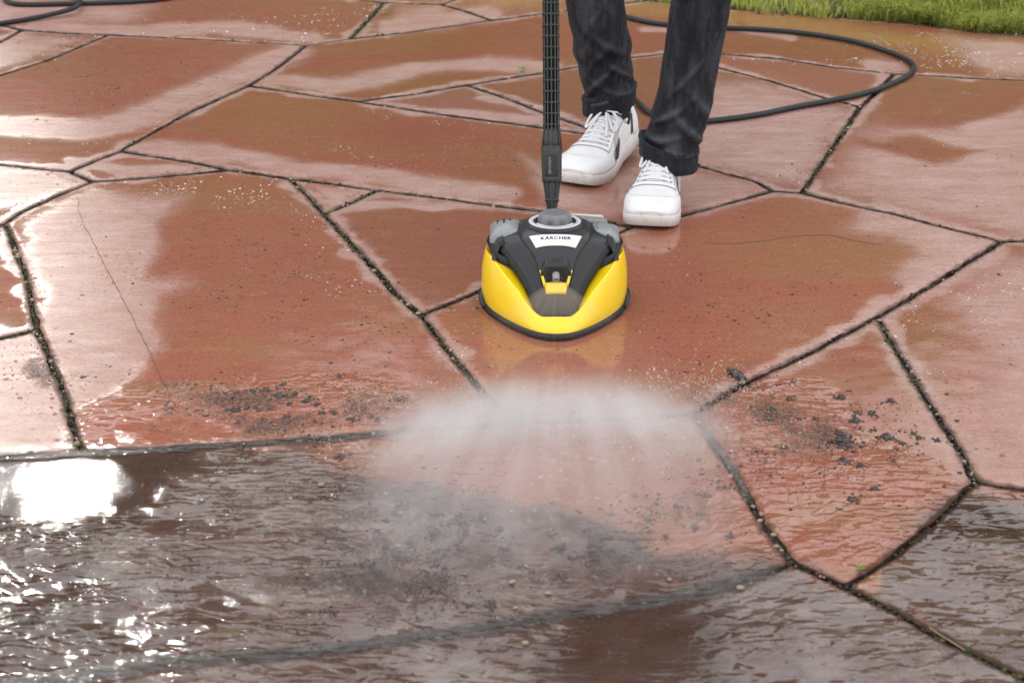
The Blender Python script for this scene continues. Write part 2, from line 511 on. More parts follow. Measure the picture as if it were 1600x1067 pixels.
# ------------------------------------------------------------------ stone
def stone_material():
    m = mat("red sandstone", (0.3, 0.12, 0.07), 0.4)
    t = NT(m); p = t.pos()
    st = t.mapping(p, (1.0, 3.2, 1.0), (0, 0, R(4)))
    big = t.noise(st, 2.6, 5, 0.6, 0.6)
    streak = t.noise(t.mapping(p, (2.0, 16.0, 1.0), (0, 0, R(-3))), 3.0, 6, 0.65, 0.8)
    fine = t.noise(p, 170, 4, 0.7)
    mid = t.noise(p, 23, 5, 0.65)
    tone = t.attr("tone")
    red, ochre, pink = (0.295, 0.084, 0.045), (0.275, 0.112, 0.045), (0.36, 0.168, 0.118)
    col = t.mix(t.ramp(big, 0.40, 0.66), red, ochre)
    col = t.mix(t.math('MULTIPLY', t.ramp(streak, 0.45, 0.75), 0.45), col, pink)
    col = t.mix(t.math('MULTIPLY', t.attr("ochre"), t.ramp(t.math('ADD', streak, t.math('MULTIPLY', mid, .5)), 0.35, 0.95, 0.35, 1.0)), col, (0.255, 0.118, 0.040))
    col = t.mix(t.math('MULTIPLY', t.attr("red"), 0.75), col, (0.262, 0.072, 0.040))
    col = t.mix(t.math('MULTIPLY', tone, 0.6), col, pink)
    col = t.mix(t.math('MULTIPLY', t.attr("hue"), 0.5), col, (0.235, 0.108, 0.080))
    # wetness with a ragged margin
    wetn = t.math('ADD', t.attr("wet"), t.math('MULTIPLY', t.math('SUBTRACT', t.math('ADD', t.math('MULTIPLY', mid, .75), t.math('MULTIPLY', fine, .25)), 0.5), 0.42))
    wet = t.ramp(wetn, 0.02, 0.95)
    damp_sheen_col = t.mix(t.ramp(t.noise(t.mapping(p, (1, 2.2, 1)), 9, 6, .7), .3, .7, .35, .85), col, (0.45, 0.29, 0.25))  # paler damp stone, with lost sky sheen put into the colour too
    col = t.mix(wet, damp_sheen_col, col)
    ci = G(860, 640)
    sp_ = t.new("SeparateXYZ"); t.l.new(t.mapping(p, (1, 1, 1), (0, 0, 0), (-ci.x, -ci.y - .25, 0)), sp_.inputs[0])
    pv = t.new("CombineXYZ"); t.put(pv.inputs[0], t.math('MULTIPLY', t.math('ARCTAN2', sp_.outputs[0], t.math('MULTIPLY', sp_.outputs[1], -1.0)), 9.0))
    t.put(pv.inputs[1], t.math('MULTIPLY', t.math('SQRT', t.math('ADD', t.math('MULTIPLY', sp_.outputs[0], sp_.outputs[0]), t.math('MULTIPLY', sp_.outputs[1], sp_.outputs[1]))), 7.0))
    polar = t.noise(pv.outputs[0], 1.6, 5, .66, .5)
    # grey-brown mud film, dark patches of painted reflection
    mudn = t.ramp(t.math('ADD', t.attr("mud"), t.math('ADD', t.math('MULTIPLY', t.math('SUBTRACT', mid, .5), .5), t.math('MULTIPLY', t.math('SUBTRACT', polar, .5), 1.5))), 0.20, 0.95)
    silt_and_sky = t.mix(t.ramp(t.noise(t.mapping(p, (1, 1.5, 1)), 4.6, 5, .62, .8), .42, .64), (0.040, 0.027, 0.022), (0.125, 0.104, 0.092))  # its pale grey also paints the sky reflection on the water
    col = t.mix(t.math('MULTIPLY', mudn, 0.82), col, silt_and_sky)
    col = t.mix(t.math('MULTIPLY', t.attr("dark"), 0.8), col, (0.045, 0.021, 0.013))  # reflections of trees and figure painted dark, plus dark water
    col = t.mix(t.ramp(t.noise(t.mapping(p, (1, 1.6, 1)), 6.0, 6, 0.7), 0.56, 0.78, 0, 0.35), col, (0.10, 0.07, 0.055))
    # grain
    col = t.mix(t.ramp(fine, 0.40, 0.70, 0.0, 0.62), col, t.mix(1.0, col, (0.48, 0.42, 0.40), 'MULTIPLY'))
    col = t.mix(t.ramp(t.noise(p, 75, 5, .7), 0.52, 0.74, 0, .55), col, t.mix(1.0, col, (1.5, 1.45, 1.4), 'MULTIPLY'))
    col = t.mix(t.ramp(t.noise(t.mapping(p, (1.5, 5, 1)), 13, 6, 0.72), 0.53, 0.72, 0, 0.42), col, t.mix(1.0, col, (0.52, 0.40, 0.36), 'MULTIPLY'))
    # pits and grit: small black spots, thick where it has collected
    vo = t.new("TexVoronoi"); t.put(vo.inputs["Vector"], t.mapping(p, (1.0, 0.8, 1.0))); vo.inputs["Scale"].default_value = 62
    pr = t.ramp(t.math('SUBTRACT', vo.outputs["Distance"], t.math('MULTIPLY', t.math('SUBTRACT', mid, .52), 1.1)), 0.10, 0.17, 1, 0)
    gate = t.ramp(t.math('ADD', t.math('MULTIPLY', t.attr("pits"), .5), t.noise(p, 31, 2, .5)), 0.58, 0.80)
    pit = t.math('MULTIPLY', pr, gate)
    vo2 = t.new("TexVoronoi"); t.put(vo2.inputs["Vector"], p); vo2.inputs["Scale"].default_value = 150
    sr = t.ramp(vo2.outputs["Distance"], 0.15, 0.3, 1, 0)
    gmix = t.math('ADD', t.math('MULTIPLY', t.noise(pv.outputs[0], 1.0, 5, .68, .5), .45), t.math('MULTIPLY', t.noise(t.mapping(p, (1.3, .8, 1)), 24, 5, .74), .38))
    gn = t.ramp(t.math('ADD', t.math('MULTIPLY', t.attr("grit"), .36), t.math('ADD', gmix, t.math('MULTIPLY', fine, .2))), 0.76, 0.93)
    grit = t.math('MAXIMUM', t.math('MULTIPLY', sr, t.ramp(gn, 0.02, 0.4)), t.math('MULTIPLY', gn, t.ramp(fine, .38, .55)))
    dk = t.math('MAXIMUM', t.math('MULTIPLY', pit, .85), t.math('MULTIPLY', grit, .85))
    col = t.mix(dk, col, (0.028, 0.024, 0.022))
    col = t.mix(t.math('MULTIPLY', t.attr("rim"), t.ramp(mid, .35, .6, .55, 1.0)), col, (0.040, 0.026, 0.019))
    t.put(t.b.inputs["Base Color"], col)
    t.put(t.b.inputs["Specular IOR Level"], t.ramp(wet, 0, 1, .35, .03))
    # gloss: dull damp stone under a water film where it is wet
    t.put(t.b.inputs["Roughness"], t.ramp(wet, 0, 1, 0.40, 0.30))
    t.b.inputs["IOR"].default_value = 1.45
    hb = t.math('ADD', t.math('MULTIPLY', fine, 0.5), t.math('MULTIPLY', mid, 1.0))
    hb = t.math('ADD', hb, t.math('MULTIPLY', grit, 1.3))
    cleft = t.noise(t.mapping(p, (1.2, 4.0, 1), (0, 0, R(7))), 7.0, 7, .72, .4)
    hb = t.math('ADD', hb, t.math('MULTIPLY', cleft, 2.2))
    t.put(t.b.inputs["Normal"], t.bump(hb, 0.5, 0.0024))
    t.put(t.b.inputs["Coat Weight"], t.math('MULTIPLY', t.ramp(t.attr("rim"), 0, .8, 1, 0.05), t.ramp(wet, 0, 1, .68, 1)))
    t.put(t.b.inputs["Coat IOR"], t.ramp(t.attr("flow"), 0, 1, 1.40, 1.54))
    t.put(t.b.inputs["Coat Roughness"], t.ramp(wet, 0.0, 1, 0.36, 0.012))
    # ripples run away from where the jets strike
    ci = G(860, 640)
    rp = t.mapping(p, (1, 1, 1), (0, 0, 0), (-ci.x, -ci.y, 0))
    so = t.new("SeparateXYZ"); t.l.new(rp, so.inputs[0])
    rad = t.math('SQRT', t.math('ADD', t.math('MULTIPLY', so.outputs[0], so.outputs[0]), t.math('MULTIPLY', so.outputs[1], so.outputs[1])))
    cv = t.new("CombineXYZ"); t.put(cv.inputs[0], t.math('MULTIPLY', t.math('ARCTAN2', so.outputs[0], so.outputs[1]), 7.0)); t.put(cv.inputs[1], t.math('ADD', t.math('MULTIPLY', rad, 46.0), t.math('MULTIPLY', t.noise(p, 6, 3, .5), 6.0)))
    arcs = t.noise(cv.outputs[0], 1.0, 0.6, .5, .6)
    patch = t.ramp(t.noise(p, 4.3, 3, .5), 0.36, 0.64, 0.12, 1.25)
    r2 = t.noise(t.mapping(p, (.62, 1.6, 1)), 34, 0.6, .5, .9)
    r3 = t.noise(p, 150, 1, .5)
    h = t.math('ADD', t.math('MULTIPLY', arcs, 1.0), t.math('ADD', t.math('MULTIPLY', r2, 1.0), t.math('MULTIPLY', r3, .10)))
    h = t.math('ADD', t.math('MULTIPLY', h, patch), t.math('MULTIPLY', grit, 0.4))
    slow = t.noise(p, 5.0, 3, .5)
    bn0 = t.bump(hb, t.ramp(wet, 0, .8, .30, .03), 0.0022)
    bn1 = t.bump(slow, 0.10, 0.004, bn0)
    # beads standing on the film
    bead = t.math('MULTIPLY', t.ramp(vo2.outputs["Distance"], 0.0, 0.34, 1, 0), t.ramp(t.noise(p, 19, 4, .6), 0.50, 0.68))
    bn2 = t.bump(t.math('ADD', t.math('MULTIPLY', bead, .5), t.math('MULTIPLY', fine, .12)), 0.35, 0.0015, bn1)
    t.put(t.b.inputs["Coat Normal"], t.bump(h, t.attr("flow"), 0.0058, bn2))
    return m
STONE = stone_material()
SOIL = speckled("wet joint soil", (0.030, 0.021, 0.015), (0.075, 0.052, 0.036), 60, 0.75, 0.004)
pavement = tag(empty("pavement", (0, 0, 0)), "crazy paving of large wet red sandstone slabs with dark joints", "paving", kind="structure")

faces, EDGES = net_faces()
EA = np.array([tuple(a) for a, b in EDGES]); EB = np.array([tuple(b) for a, b in EDGES])

def build_slab(P, area, k):
    # resample the outline finely
    n = len(P)
    A = np.array([tuple(p) for p in P]); B = np.roll(A, -1, 0)
    cu, cv = to_px(np.array([[A[:, 0].mean(), A[:, 1].mean(), 0]]))
    visible = 1
    step = 0.007
    ring, nor = [], []
    for a, b in zip(A, B):
        L = np.linalg.norm(b - a); m = max(1, int(L / step))
        d = (b - a) / L; q = np.array([-d[1], d[0]])
        for i in range(m):
            ring.append(a + (b - a) * (i + 0.5) / m); nor.append(q)
    ring = np.array(ring); nor = np.array(nor)
    # smooth the normals so that corners round off
    for _ in range(3):
        nor = nor + np.roll(nor, 1, 0) + np.roll(nor, -1, 0)
        nor /= np.linalg.norm(nor, axis=1)[:, None]
    def offset(dist):
        Q = ring + nor * dist[:, None]
        ok = seg_dist(Q, A, B) > dist * 0.93
        ok &= in_poly(Q[:, 0], Q[:, 1], [tuple(p) for p in A])
        return Q, ok
    x, y = ring[:, 0], ring[:, 1]
    ru, rv = to_px(np.column_stack([ring, np.zeros(len(ring))]))
    wide = (0.0019 + 0.0058 * fbm(x * 3.1, y * 3.1, 40) ** 1.2) * np.where((rv > 890) & (ru < 1250) & (rv < 1075), .45, 1.0)
    jag = (fbm(x * 55, y * 55, 50 + k, 3) - .5) * 0.007 + (fbm(x * 16, y * 16, 70 + k, 2) - .5) * 0.008
    Q, ok = offset(np.maximum(wide + jag, 0.0025))
    Q = Q[ok]
    if len(Q) < 8: return None
    # interior lattice
    lo, hi = Q.min(0), Q.max(0)
    u0, v0 = to_px(np.array([[lo[0], lo[1], 0], [hi[0], hi[1], 0]]))
    far = area > 0.8 and (u0.max() < -50 or u0.min() > 1650)
    dx, dy = 0.0085, 0.0105
    gx, gy = np.meshgrid(np.arange(lo[0], hi[0], dx), np.arange(lo[1], hi[1], dy))
    gx = gx + (np.arange(gx.shape[0]) % 2)[:, None] * dx / 2
    g = np.stack([gx.ravel(), gy.ravel()], 1)
    g += rng.uniform(-.0016, .0016, g.shape)
    gu, gv = to_px(np.column_stack([g, np.zeros(len(g))]))
    off = (gu < -60) | (gu > 1660) | (gv > 1130) | (gv < -60)
    keep = ~off | (rng.random(len(g)) < 0.05)
    g = g[keep]
    ins = in_poly(g[:, 0], g[:, 1], [tuple(p) for p in Q])
    g = g[ins]
    dq = seg_dist(g, Q, np.roll(Q, -1, 0)) if len(g) * len(Q) < 6e7 else seg_dist(g, A, B) - 0.009
    g = g[dq > 0.0055]; dq = dq[dq > 0.0055]
    # chamfer ring
    tang = np.roll(Q, -1, 0) - np.roll(Q, 1, 0)
    tang /= np.linalg.norm(tang, axis=1)[:, None] + 1e-9
    inn = np.stack([-tang[:, 1], tang[:, 0]], 1)
    Qi = Q + inn * 0.0035
    oki = in_poly(Qi[:, 0], Qi[:, 1], [tuple(p) for p in Q]) & (seg_dist(Qi, Q, np.roll(Q, -1, 0)) > 0.0024)
    Qi = Qi[oki]
    nq = len(Q)
    pts = np.vstack([Q, Qi, g])
    r = delaunay_2d_cdt([Vector(p) for p in pts], [(i, (i + 1) % nq) for i in range(nq)], [], 1, 1e-6)
    V2 = np.array([tuple(v) for v in r[0]])
    F = np.array(r[2])
    if len(F) == 0: return None
    # which output vertices lie on the rim
    rim = np.zeros(len(V2), bool)
    omap = {}
    for i, orig in enumerate(r[3]):
        for o in orig:
            if o < nq: rim[i] = True; omap[o] = i
    edge = seg_dist(V2, A, B)
    z = (fbm(V2[:, 0] * 3, V2[:, 1] * 3, 90 + k, 3) - .5) * 0.0013 + (fbm(V2[:, 0] * 22, V2[:, 1] * 22, 130 + k, 3) - .5) * 0.0007
    z += np.where(rim, -0.0016, 0) - 0.0006 * (1 - sstep(0.006, 0.03, edge))
    cx, cyy = A.mean(0)
    rr = random.Random(k * 5 + 1)
    z += (V2[:, 0] - cx) * rr.uniform(-.0015, .0015) + (V2[:, 1] - cyy) * rr.uniform(-.0015, .0015)
    V = np.column_stack([V2, z])
    # side wall
    rimi = [omap[o] for o in range(nq) if o in omap]
    base = len(V)
    W = V[rimi].copy(); T = V[rimi].copy(); W[:, 2] = -0.04
    V = np.vstack([V, T, W]); m = len(rimi)
    F3 = [tuple(f) for f in F]
    for i in range(m):
        j = (i + 1) % m
        F3.append((base + i, base + m + i, base + m + j)); F3.append((base + i, base + m + j, base + j))
    me = fast_mesh("paving_slab", V, np.array(F3))
    e2 = np.concatenate([edge, np.zeros(2 * m)])
    for kx, val in surface_state(V, e2).items():
        a = me.attributes.new(kx, 'FLOAT', 'POINT')
        a.data.foreach_set("value", np.asarray(val, dtype=np.float32))
    a = me.attributes.new("tone", 'FLOAT', 'POINT')
    a.data.foreach_set("value", np.full(len(V), rr.random() ** 2, dtype=np.float32))
    a = me.attributes.new("hue", 'FLOAT', 'POINT'); a.data.foreach_set("value", np.full(len(V), rr.random() ** 1.5, dtype=np.float32))
    return link("paving_slab", me, STONE, pavement)

for k, (P, area) in enumerate(faces):
    build_slab(P, area, k)

# soil under and between the slabs
def soil_sheet():
    x0, x1, y0, y1 = -3.2, 3.6, 1.5, 7.6
    nx, ny = 300, 300
    X, Y = np.meshgrid(np.linspace(x0, x1, nx), np.linspace(y0, y1, ny))
    Z = -0.0125 + (fbm(X * 30, Y * 30, 4, 3) - .5) * 0.012
    V = np.stack([X.ravel(), Y.ravel(), Z.ravel()], 1)
    i = np.arange(nx * ny).reshape(ny, nx)
    F = np.stack([i[:-1, :-1].ravel(), i[:-1, 1:].ravel(), i[1:, 1:].ravel(), i[1:, :-1].ravel()], 1)
    o = link("soil", fast_mesh("soil", V, F), SOIL)
    tag(o, "dark wet soil filling the joints between the slabs", "soil", kind="structure")
soil_sheet()

# ground reaching the horizon
GROUND = speckled("meadow ground", (0.05, 0.085, 0.02), (0.09, 0.11, 0.035), 3, 0.9, 0.02)
g = MB(); g.add([(-900, -900, -.05), (900, -900, -.05), (900, 900, -.05), (-900, 900, -.05)], [(0, 1, 2, 3)])
tag(g.build("ground", GROUND), "grassy ground around the terrace", "ground", kind="structure")

# ------------------------------------------------------------------ lumps
ICO = {}
def ico(sub):
    if sub not in ICO:
        bm = bmesh.new(); bmesh.ops.create_icosphere(bm, subdivisions=sub, radius=1.0)
        bm.verts.ensure_lookup_table()
        ICO[sub] = (np.array([tuple(v.co) for v in bm.verts]), np.array([[v.index for v in f.verts] for f in bm.faces])); bm.free()
    return ICO[sub]

def lumps(name, pts, sizes, material, flat=0.6, sub=1, rough=0.35, seed=1, cutoff=None):
    v0, f0 = ico(sub); r = np.random.default_rng(seed)
    VV, FF = [], []
    for i, (p, s) in enumerate(zip(pts, sizes)):
        k = 1 + r.uniform(-rough, rough, len(v0))
        sc = np.array([r.uniform(.7, 1.3), r.uniform(.7, 1.3), flat * r.uniform(.7, 1.2)]) * s
        a = r.uniform(0, 6.28); ca, sa = math.cos(a), math.sin(a)
        q = v0 * k[:, None] * sc
        q = np.stack([q[:, 0] * ca - q[:, 1] * sa, q[:, 0] * sa + q[:, 1] * ca, q[:, 2]], 1) + np.array(p)
        VV.append(q); FF.append(f0 + i * len(v0))
    return link(name, fast_mesh(name, np.vstack(VV), np.vstack(FF)), material)

def along_edges(n, weight=None, jitter=0.006, seed=3):
    r = np.random.default_rng(seed)
    L = np.linalg.norm(EB - EA, axis=1)
    mid = (EA + EB) / 2
    u, v = to_px(np.column_stack([mid, np.zeros(len(mid))]))
    w = L * ((u > -120) & (u < 1720) & (v < 1150) & (v > 2))
    if weight is not None: w = w * weight(u, v)
    k = r.choice(len(L), n, p=w / w.sum())
    t = r.random(n)[:, None]
    P = EA[k] + (EB[k] - EA[k]) * t
    d = (EB[k] - EA[k]) / L[k][:, None]
    P = P + np.stack([-d[:, 1], d[:, 0]], 1) * r.normal(0, jitter, n)[:, None]
    return P, r

PEBBLE = speckled("pale pebble", (0.30, 0.24, 0.17), (0.18, 0.14, 0.10), 90, 0.5, 0.001)
MOSS = speckled("moss", (0.026, 0.027, 0.008), (0.070, 0.070, 0.014), 120, 0.9, 0.003)
CRUMB = speckled("soil crumb", (0.018, 0.013, 0.010), (0.06, 0.042, 0.03), 140, 0.45, 0.003)
heavy = lambda u, v: np.where((u < 130) & (v > 340) & (v < 720), 6, 0.6) + np.where((u > 1365) & (u < 1530) & (v > 490) & (v < 760), 3, 0) + np.where((u > 440) & (u < 810) & (v > 275) & (v < 668), 1.5, 0) + np.where((u > 1090) & (u < 1325) & (v > 660) & (v < 920), 2.0, 0)
P, r = along_edges(9000, lambda u, v: 0.6 + 0.4 * heavy(u, v), 0.0055, 3)
o = lumps("joint_crumbs", np.column_stack([P, r.uniform(-.011, -.0035, len(P))]), r.uniform(.0010, .0034, len(P)), CRUMB, .8, 1, .4, 4)
tag(o, "dark soil crumbs packed along the joints of the paving", "soil crumbs", kind="stuff")
P, r = along_edges(430, heavy, 0.004, 5)
o = lumps("joint_gravel", np.column_stack([P, r.uniform(-.008, 0.000, len(P))]), (.0012 + .0046 * r.random(len(P)) ** 2.2), PEBBLE, .7, 2, .12, 6)
tag(o, "small pale pebbles lying in the joints between the slabs", "gravel", kind="stuff")
green = lambda u, v: np.where((u < 130) & (v > 340) & (v < 720), 5, 0.4) + np.where((u > 1365) & (u < 1450) & (v > 490) & (v < 640), 5, 0) + np.where((u > 1320) & (v > 920), 5, 0) + np.where((u > 440) & (u < 810) & (v > 275) & (v < 668), 2, 0) + np.where((u > 540) & (u < 610) & (v < 70), 6, 0) + np.where((u > 850) & (u < 1000) & (v > 320) & (v < 350), 6, 0) + np.where((u > 1250) & (u < 1350) & (v > 160) & (v < 300), 3, 0) + np.where((u > 1060) & (u < 1100) & (v > 630) & (v < 680), 9, 0)
P, r = along_edges(1500, green, 0.0045, 8)
o = lumps("joint_moss", np.column_stack([P, r.uniform(-.008, 0.0005, len(P))]), r.uniform(.0015, .0048, len(P)), MOSS, .7, 1, .4, 9)
tag(o, "olive green moss growing along the joints of the paving", "moss", kind="stuff")

# standing water lying in the low joints of the flooded part
def murky():
    m = mat("murky water", (0.02, 0.016, 0.013), 0.25, Coat_Weight=1.0, Coat_IOR=1.52, Coat_Roughness=0.022)
    t = NT(m); p = t.pos()
    t.put(t.b.inputs["Alpha"], t.ramp(t.math('ADD', t.attr("deep"), t.math('MULTIPLY', t.math('SUBTRACT', t.noise(p, 34, 4, .6), .5), 1.3)), .05, 1.0, 0, .68))
    t.put(t.b.inputs["Base Color"], t.mix(t.ramp(t.noise(p, 26, 5, .65), .4, .65), (.035, .026, .022), (.080, .068, .061)))
    h = t.noise(t.mapping(p, (.62, 1.7, 1)), 36, 1, .5, 1.2)
    t.b.inputs['Specular IOR Level'].default_value = .03
    t.put(t.b.inputs["Coat Normal"], t.bump(h, 1.0, .0055))
    return m
MURKY = murky()
def joint_water(line, w0, w1):
    P = catmull([G(u, v, 0) for u, v in line], 10); V, F, D = [], [], []
    n = len(P)
    for i, p in enumerate(P):
        tn = (P[min(i + 1, n - 1)] - P[max(i - 1, 0)]).normalized(); q = Vector((-tn.y, tn.x, 0))
        w = (w0 + (w1 - w0) * i / n) * (1 + .8 * mnoise.noise(p * 4))
        for k in range(9):
            s = k / 4 - 1
            V.append(p + q * w * s + Vector((0, 0, .0019)) ); D.append((1 - abs(s) ** 1.5) * min(1, i / 6, (n - 1 - i) / 6))
    for i in range(n - 1):
        for k in range(8): F.append((i * 9 + k, i * 9 + k + 1, i * 9 + k + 10, i * 9 + k + 9))
    return V, F, D
VV, FF, DD = [], [], []
for L, a, b in (([(-420, 1120), (-150, 1095), (43, 1065), (174, 1048), (254, 1037), (500, 1016), (625, 1000), (765, 981), (880, 960), (1000, 944), (1120, 920), (1235, 884)], .026, .030),
                ([(-300, 728), (0, 718), (127, 709), (300, 701), (500, 688), (640, 676), (720, 669)], .013, .017),
                ([(1096, 662), (1118, 698), (1150, 742), (1180, 800)], .007, .010)):
    V, F, D = joint_water(L, a, b); o_ = len(VV)
    VV += V; DD += D; FF += [tuple(i + o_ for i in f) for f in F]
wat = mesh_obj("water", VV, FF, MURKY)
at_ = wat.data.attributes.new("deep", 'FLOAT', 'POINT'); at_.data.foreach_set("value", np.array(DD, dtype=np.float32))
tag(wat, "muddy water standing in the flooded joints", "water", kind="structure")
# ------------------------------------------------------------------ patio surface cleaner
YELLOW = mat("yellow plastic", (0.86, 0.58, 0.008), 0.28, Coat_Weight=0.25, Coat_Roughness=0.12)
DARK = speckled("charcoal plastic", (0.021, 0.021, 0.023), (0.028, 0.028, 0.030), 300, 0.30, 0.0002)
PANEL = speckled("dark grey plastic", (0.027, 0.027, 0.029), (0.034, 0.034, 0.036), 300, 0.30, 0.0002)
BLACK = speckled("black plastic", (0.010, 0.010, 0.011), (0.016, 0.016, 0.017), 200, 0.38, 0.0002)
GREY = speckled("grey plastic", (0.19, 0.195, 0.20), (0.24, 0.245, 0.25), 200, 0.38, 0.0003)
KNOBG = speckled("mid grey plastic", (0.13, 0.133, 0.138), (0.165, 0.168, 0.173), 200, 0.36, 0.0003)
WHITE = mat("white print", (0.80, 0.80, 0.78), 0.4)
INK = mat("navy ink", (0.008, 0.010, 0.03), 0.4)
YINK = mat("yellow ink", (0.75, 0.62, 0.02), 0.4)
BEIGE = mat("pale beige edge", (0.55, 0.50, 0.40), 0.5)
WANDM = speckled("dark olive black plastic", (0.028, 0.030, 0.028), (0.040, 0.042, 0.039), 200, 0.40, 0.0003)
WANDI = mat("wand core", (0.005, 0.005, 0.005), 0.6)

CC = G(866, 473)
cleaner = tag(empty("surface_cleaner", CC), "yellow and charcoal patio surface cleaner with upright lattice wand, standing on the wet slabs", "cleaner")

def half(pts, per=8):
    p = catmull([Vector(q) for q in pts], per)
    return p + [Vector((-q.x, q.y, q.z)) for q in p[-2:0:-1]]

plan = half([(0, -.187, 0), (.024, -.183, 0), (.054, -.161, 0), (.092, -.115, 0), (.124, -.060, 0), (.140, -.004, 0), (.1405, .035, 0), (.133, .075, 0), (.108, .110, 0), (.06, .134, 0), (0, .140, 0)])
crease = half([(0, -.158, .036), (.030, -.156, .037), (.050, -.143, .050), (.069, -.125, .073), (.095, -.097, .096), (.117, -.060, .113), (.131, -.02, .115), (.132, .03, .108), (.124, .07, .104), (.098, .103, .102), (0, .128, .102)])
for _m in (DARK, PANEL, BLACK, WANDM, WANDI):
    _m.node_tree.nodes['Principled BSDF'].inputs['Specular IOR Level'].default_value = .28
# same number of points on both curves
def resample(loop, n):
    P = loop + [loop[0]]
    d = [0]
    for a, b in zip(P, P[1:]): d.append(d[-1] + (b - a).length)
    out, j = [], 0
    for i in range(n):
        t = d[-1] * i / n
        while d[j + 1] < t: j += 1
        out.append(P[j].lerp(P[j + 1], (t - d[j]) / max(d[j + 1] - d[j], 1e-9)))
    return out
NR = 96
def angular(loop, n):                 # one point per plan angle round a centre
    P = resample(loop, 1200)
    ang = [math.atan2(p.x, -(p.y + .02)) for p in P]
    out = []
    for i in range(n):
        a = -math.pi + 2 * math.pi * i / n
        k = min(range(len(P)), key=lambda j: abs((ang[j] - a + math.pi) % (2 * math.pi) - math.pi))
        out.append(P[k])
    return out
plan_r, crease_r = angular(plan, NR), angular(crease, NR)

def ringloft(rings, cap=None):
    V, F = [], []
    n = len(rings[0])
    for r in rings: V += r
    for i in range(len(rings) - 1):
        for k in range(n):
            k2 = (k + 1) % n
            F.append((i * n + k, i * n + k2, (i + 1) * n + k2, (i + 1) * n + k))
    return V, F

def lerp_ring(a, b, t, out=0.0, dz=0.0):
    res = []
    for p, q in zip(a, b):
        r = p.lerp(q, t)
        d = Vector((r.x, r.y + .02, 0)).normalized()
        res.append(r + d * out + Vector((0, 0, dz)))
    return res
b0 = [p + Vector((0, 0, .011)) for p in plan_r]
inner = [Vector((c.x * .78, (c.y + .01) * .80, c.z - .006 + max(0, -c.y - .10) * .25)) for c in crease_r]
inner2 = [Vector((c.x * .60, (c.y + .01) * .62, c.z - .012)) for c in crease_r]
rings = [lerp_ring(b0, crease_r, 0, -.006), lerp_ring(b0, crease_r, 0, -.0012, -.0004), lerp_ring(b0, crease_r, 0.02, .0), lerp_ring(b0, crease_r, .3, .0028), lerp_ring(b0, crease_r, .6, .0045), lerp_ring(b0, crease_r, .85, .0028), lerp_ring(b0, crease_r, .96, .0010),
         lerp_ring(crease_r, crease_r, 0, -.0004, .0006), lerp_ring(crease_r, inner, .04, 0, .0004), lerp_ring(crease_r, inner, .14, 0, -.001), inner, inner2]
shell = mesh_obj("body_shell", *ringloft(rings), YELLOW, cleaner)

sk = [p.copy() for p in plan_r]
def out_ring(d, z): return lerp_ring(sk, sk, 0, d, z)
skirt = mesh_obj("skirt", *ringloft([out_ring(-.012, .014), out_ring(.0012, .0135), out_ring(.0034, .010), out_ring(.0045, .0022), out_ring(.002, .0008), out_ring(-.012, .001)]), BLACK, cleaner)

# charcoal cover: a crest line, half widths and side drops along Y
YS = [-.1575, -.150, -.130, -.115, -.100, -.080, -.055, -.030, .000, .060, .100, .125]
ZC = [.0365, .047, .078, .105, .128, .147, .1565, .1585, .1590, .1560, .142, .120]
HW = [.030, .034, .041, .050, .060, .074, .094, .108, .104, .096, .085, .055]
DR = [.001, .004, .010, .016, .026, .030, .022, .018, .020, .024, .026, .02]
def cz(x, y):
    c, w, d = np.interp(y, YS, ZC), np.interp(y, YS, HW), np.interp(y, YS, DR)
    return float(c - d * min(abs(x) / w, 1.3) ** 2.6)
def cover_mesh():
    V, F = [], []
    ys = np.concatenate([np.linspace(-.1575, -.05, 26), np.linspace(-.044, .125, 20)])
    NX = 20
    for y in ys:
        w = float(np.interp(y, YS, HW))
        row = [(w * s, y, cz(w * s, y)) for s in np.linspace(-1, 1, NX + 1)]
        e = row[0]; f = row[-1]
        drop = .020 if y > -.14 else .006
        V += [(e[0] * .985, e[1], e[2] - drop), (e[0] - .0012, e[1], e[2] - .0022)] + row + [(f[0] + .0012, f[1], f[2] - .0022), (f[0] * .985, f[1], f[2] - drop)]
    n = NX + 5
    for i in range(len(ys) - 1):
        for k in range(n - 1):
            F.append((i * n + k, i * n + k + 1, (i + 1) * n + k + 1, (i + 1) * n + k))
    F.append(tuple(range(n)))
    return V, F
cover = mesh_obj("top_cover", *cover_mesh(), DARK, cleaner)
# black flanks below the cover edge
def flank(s):
    V, F = [], []
    ys = np.linspace(-.150, .02, 26)
    for y in ys:
        w = float(np.interp(y, YS, HW)); z = cz(w, y)
        V += [(s * (w + .0005), y, z - .002), (s * (w + .006), y - .002, z - .008), (s * (w + .004), y - .002, z - .022), (s * (w - .01), y, z - .04)]
    for i in range(len(ys) - 1):
        for k in range(3): F.append((i * 4 + k, i * 4 + k + 1, i * 4 + k + 5, i * 4 + k + 4))
    return mesh_obj("flank_trim", V, F, BLACK, cleaner)
flank(-1); flank(1)
# dark chassis: added filler, black for recess shade and the side band
fy = lambda y: y if y > -.068 else -.068 + (y + .068) * .1
ch = [[Vector((c.x * (.93 + .03 * k), fy(c.y) * .95, (c.z - .03, c.z + .004, c.z + .016)[k])) for c in crease_r] for k in range(3)]
ch.append([Vector((c.x * .86, fy(c.y) * .86, .128 if c.y > -.05 else .118)) for c in crease_r])
ch.append([Vector((c.x * .6, fy(c.y) * .6, .130)) for c in crease_r])
V, F = ringloft(ch); F.append(tuple(range(4 * NR, 5 * NR)))
mesh_obj("bowl_filler", V, F, BLACK, cleaner)
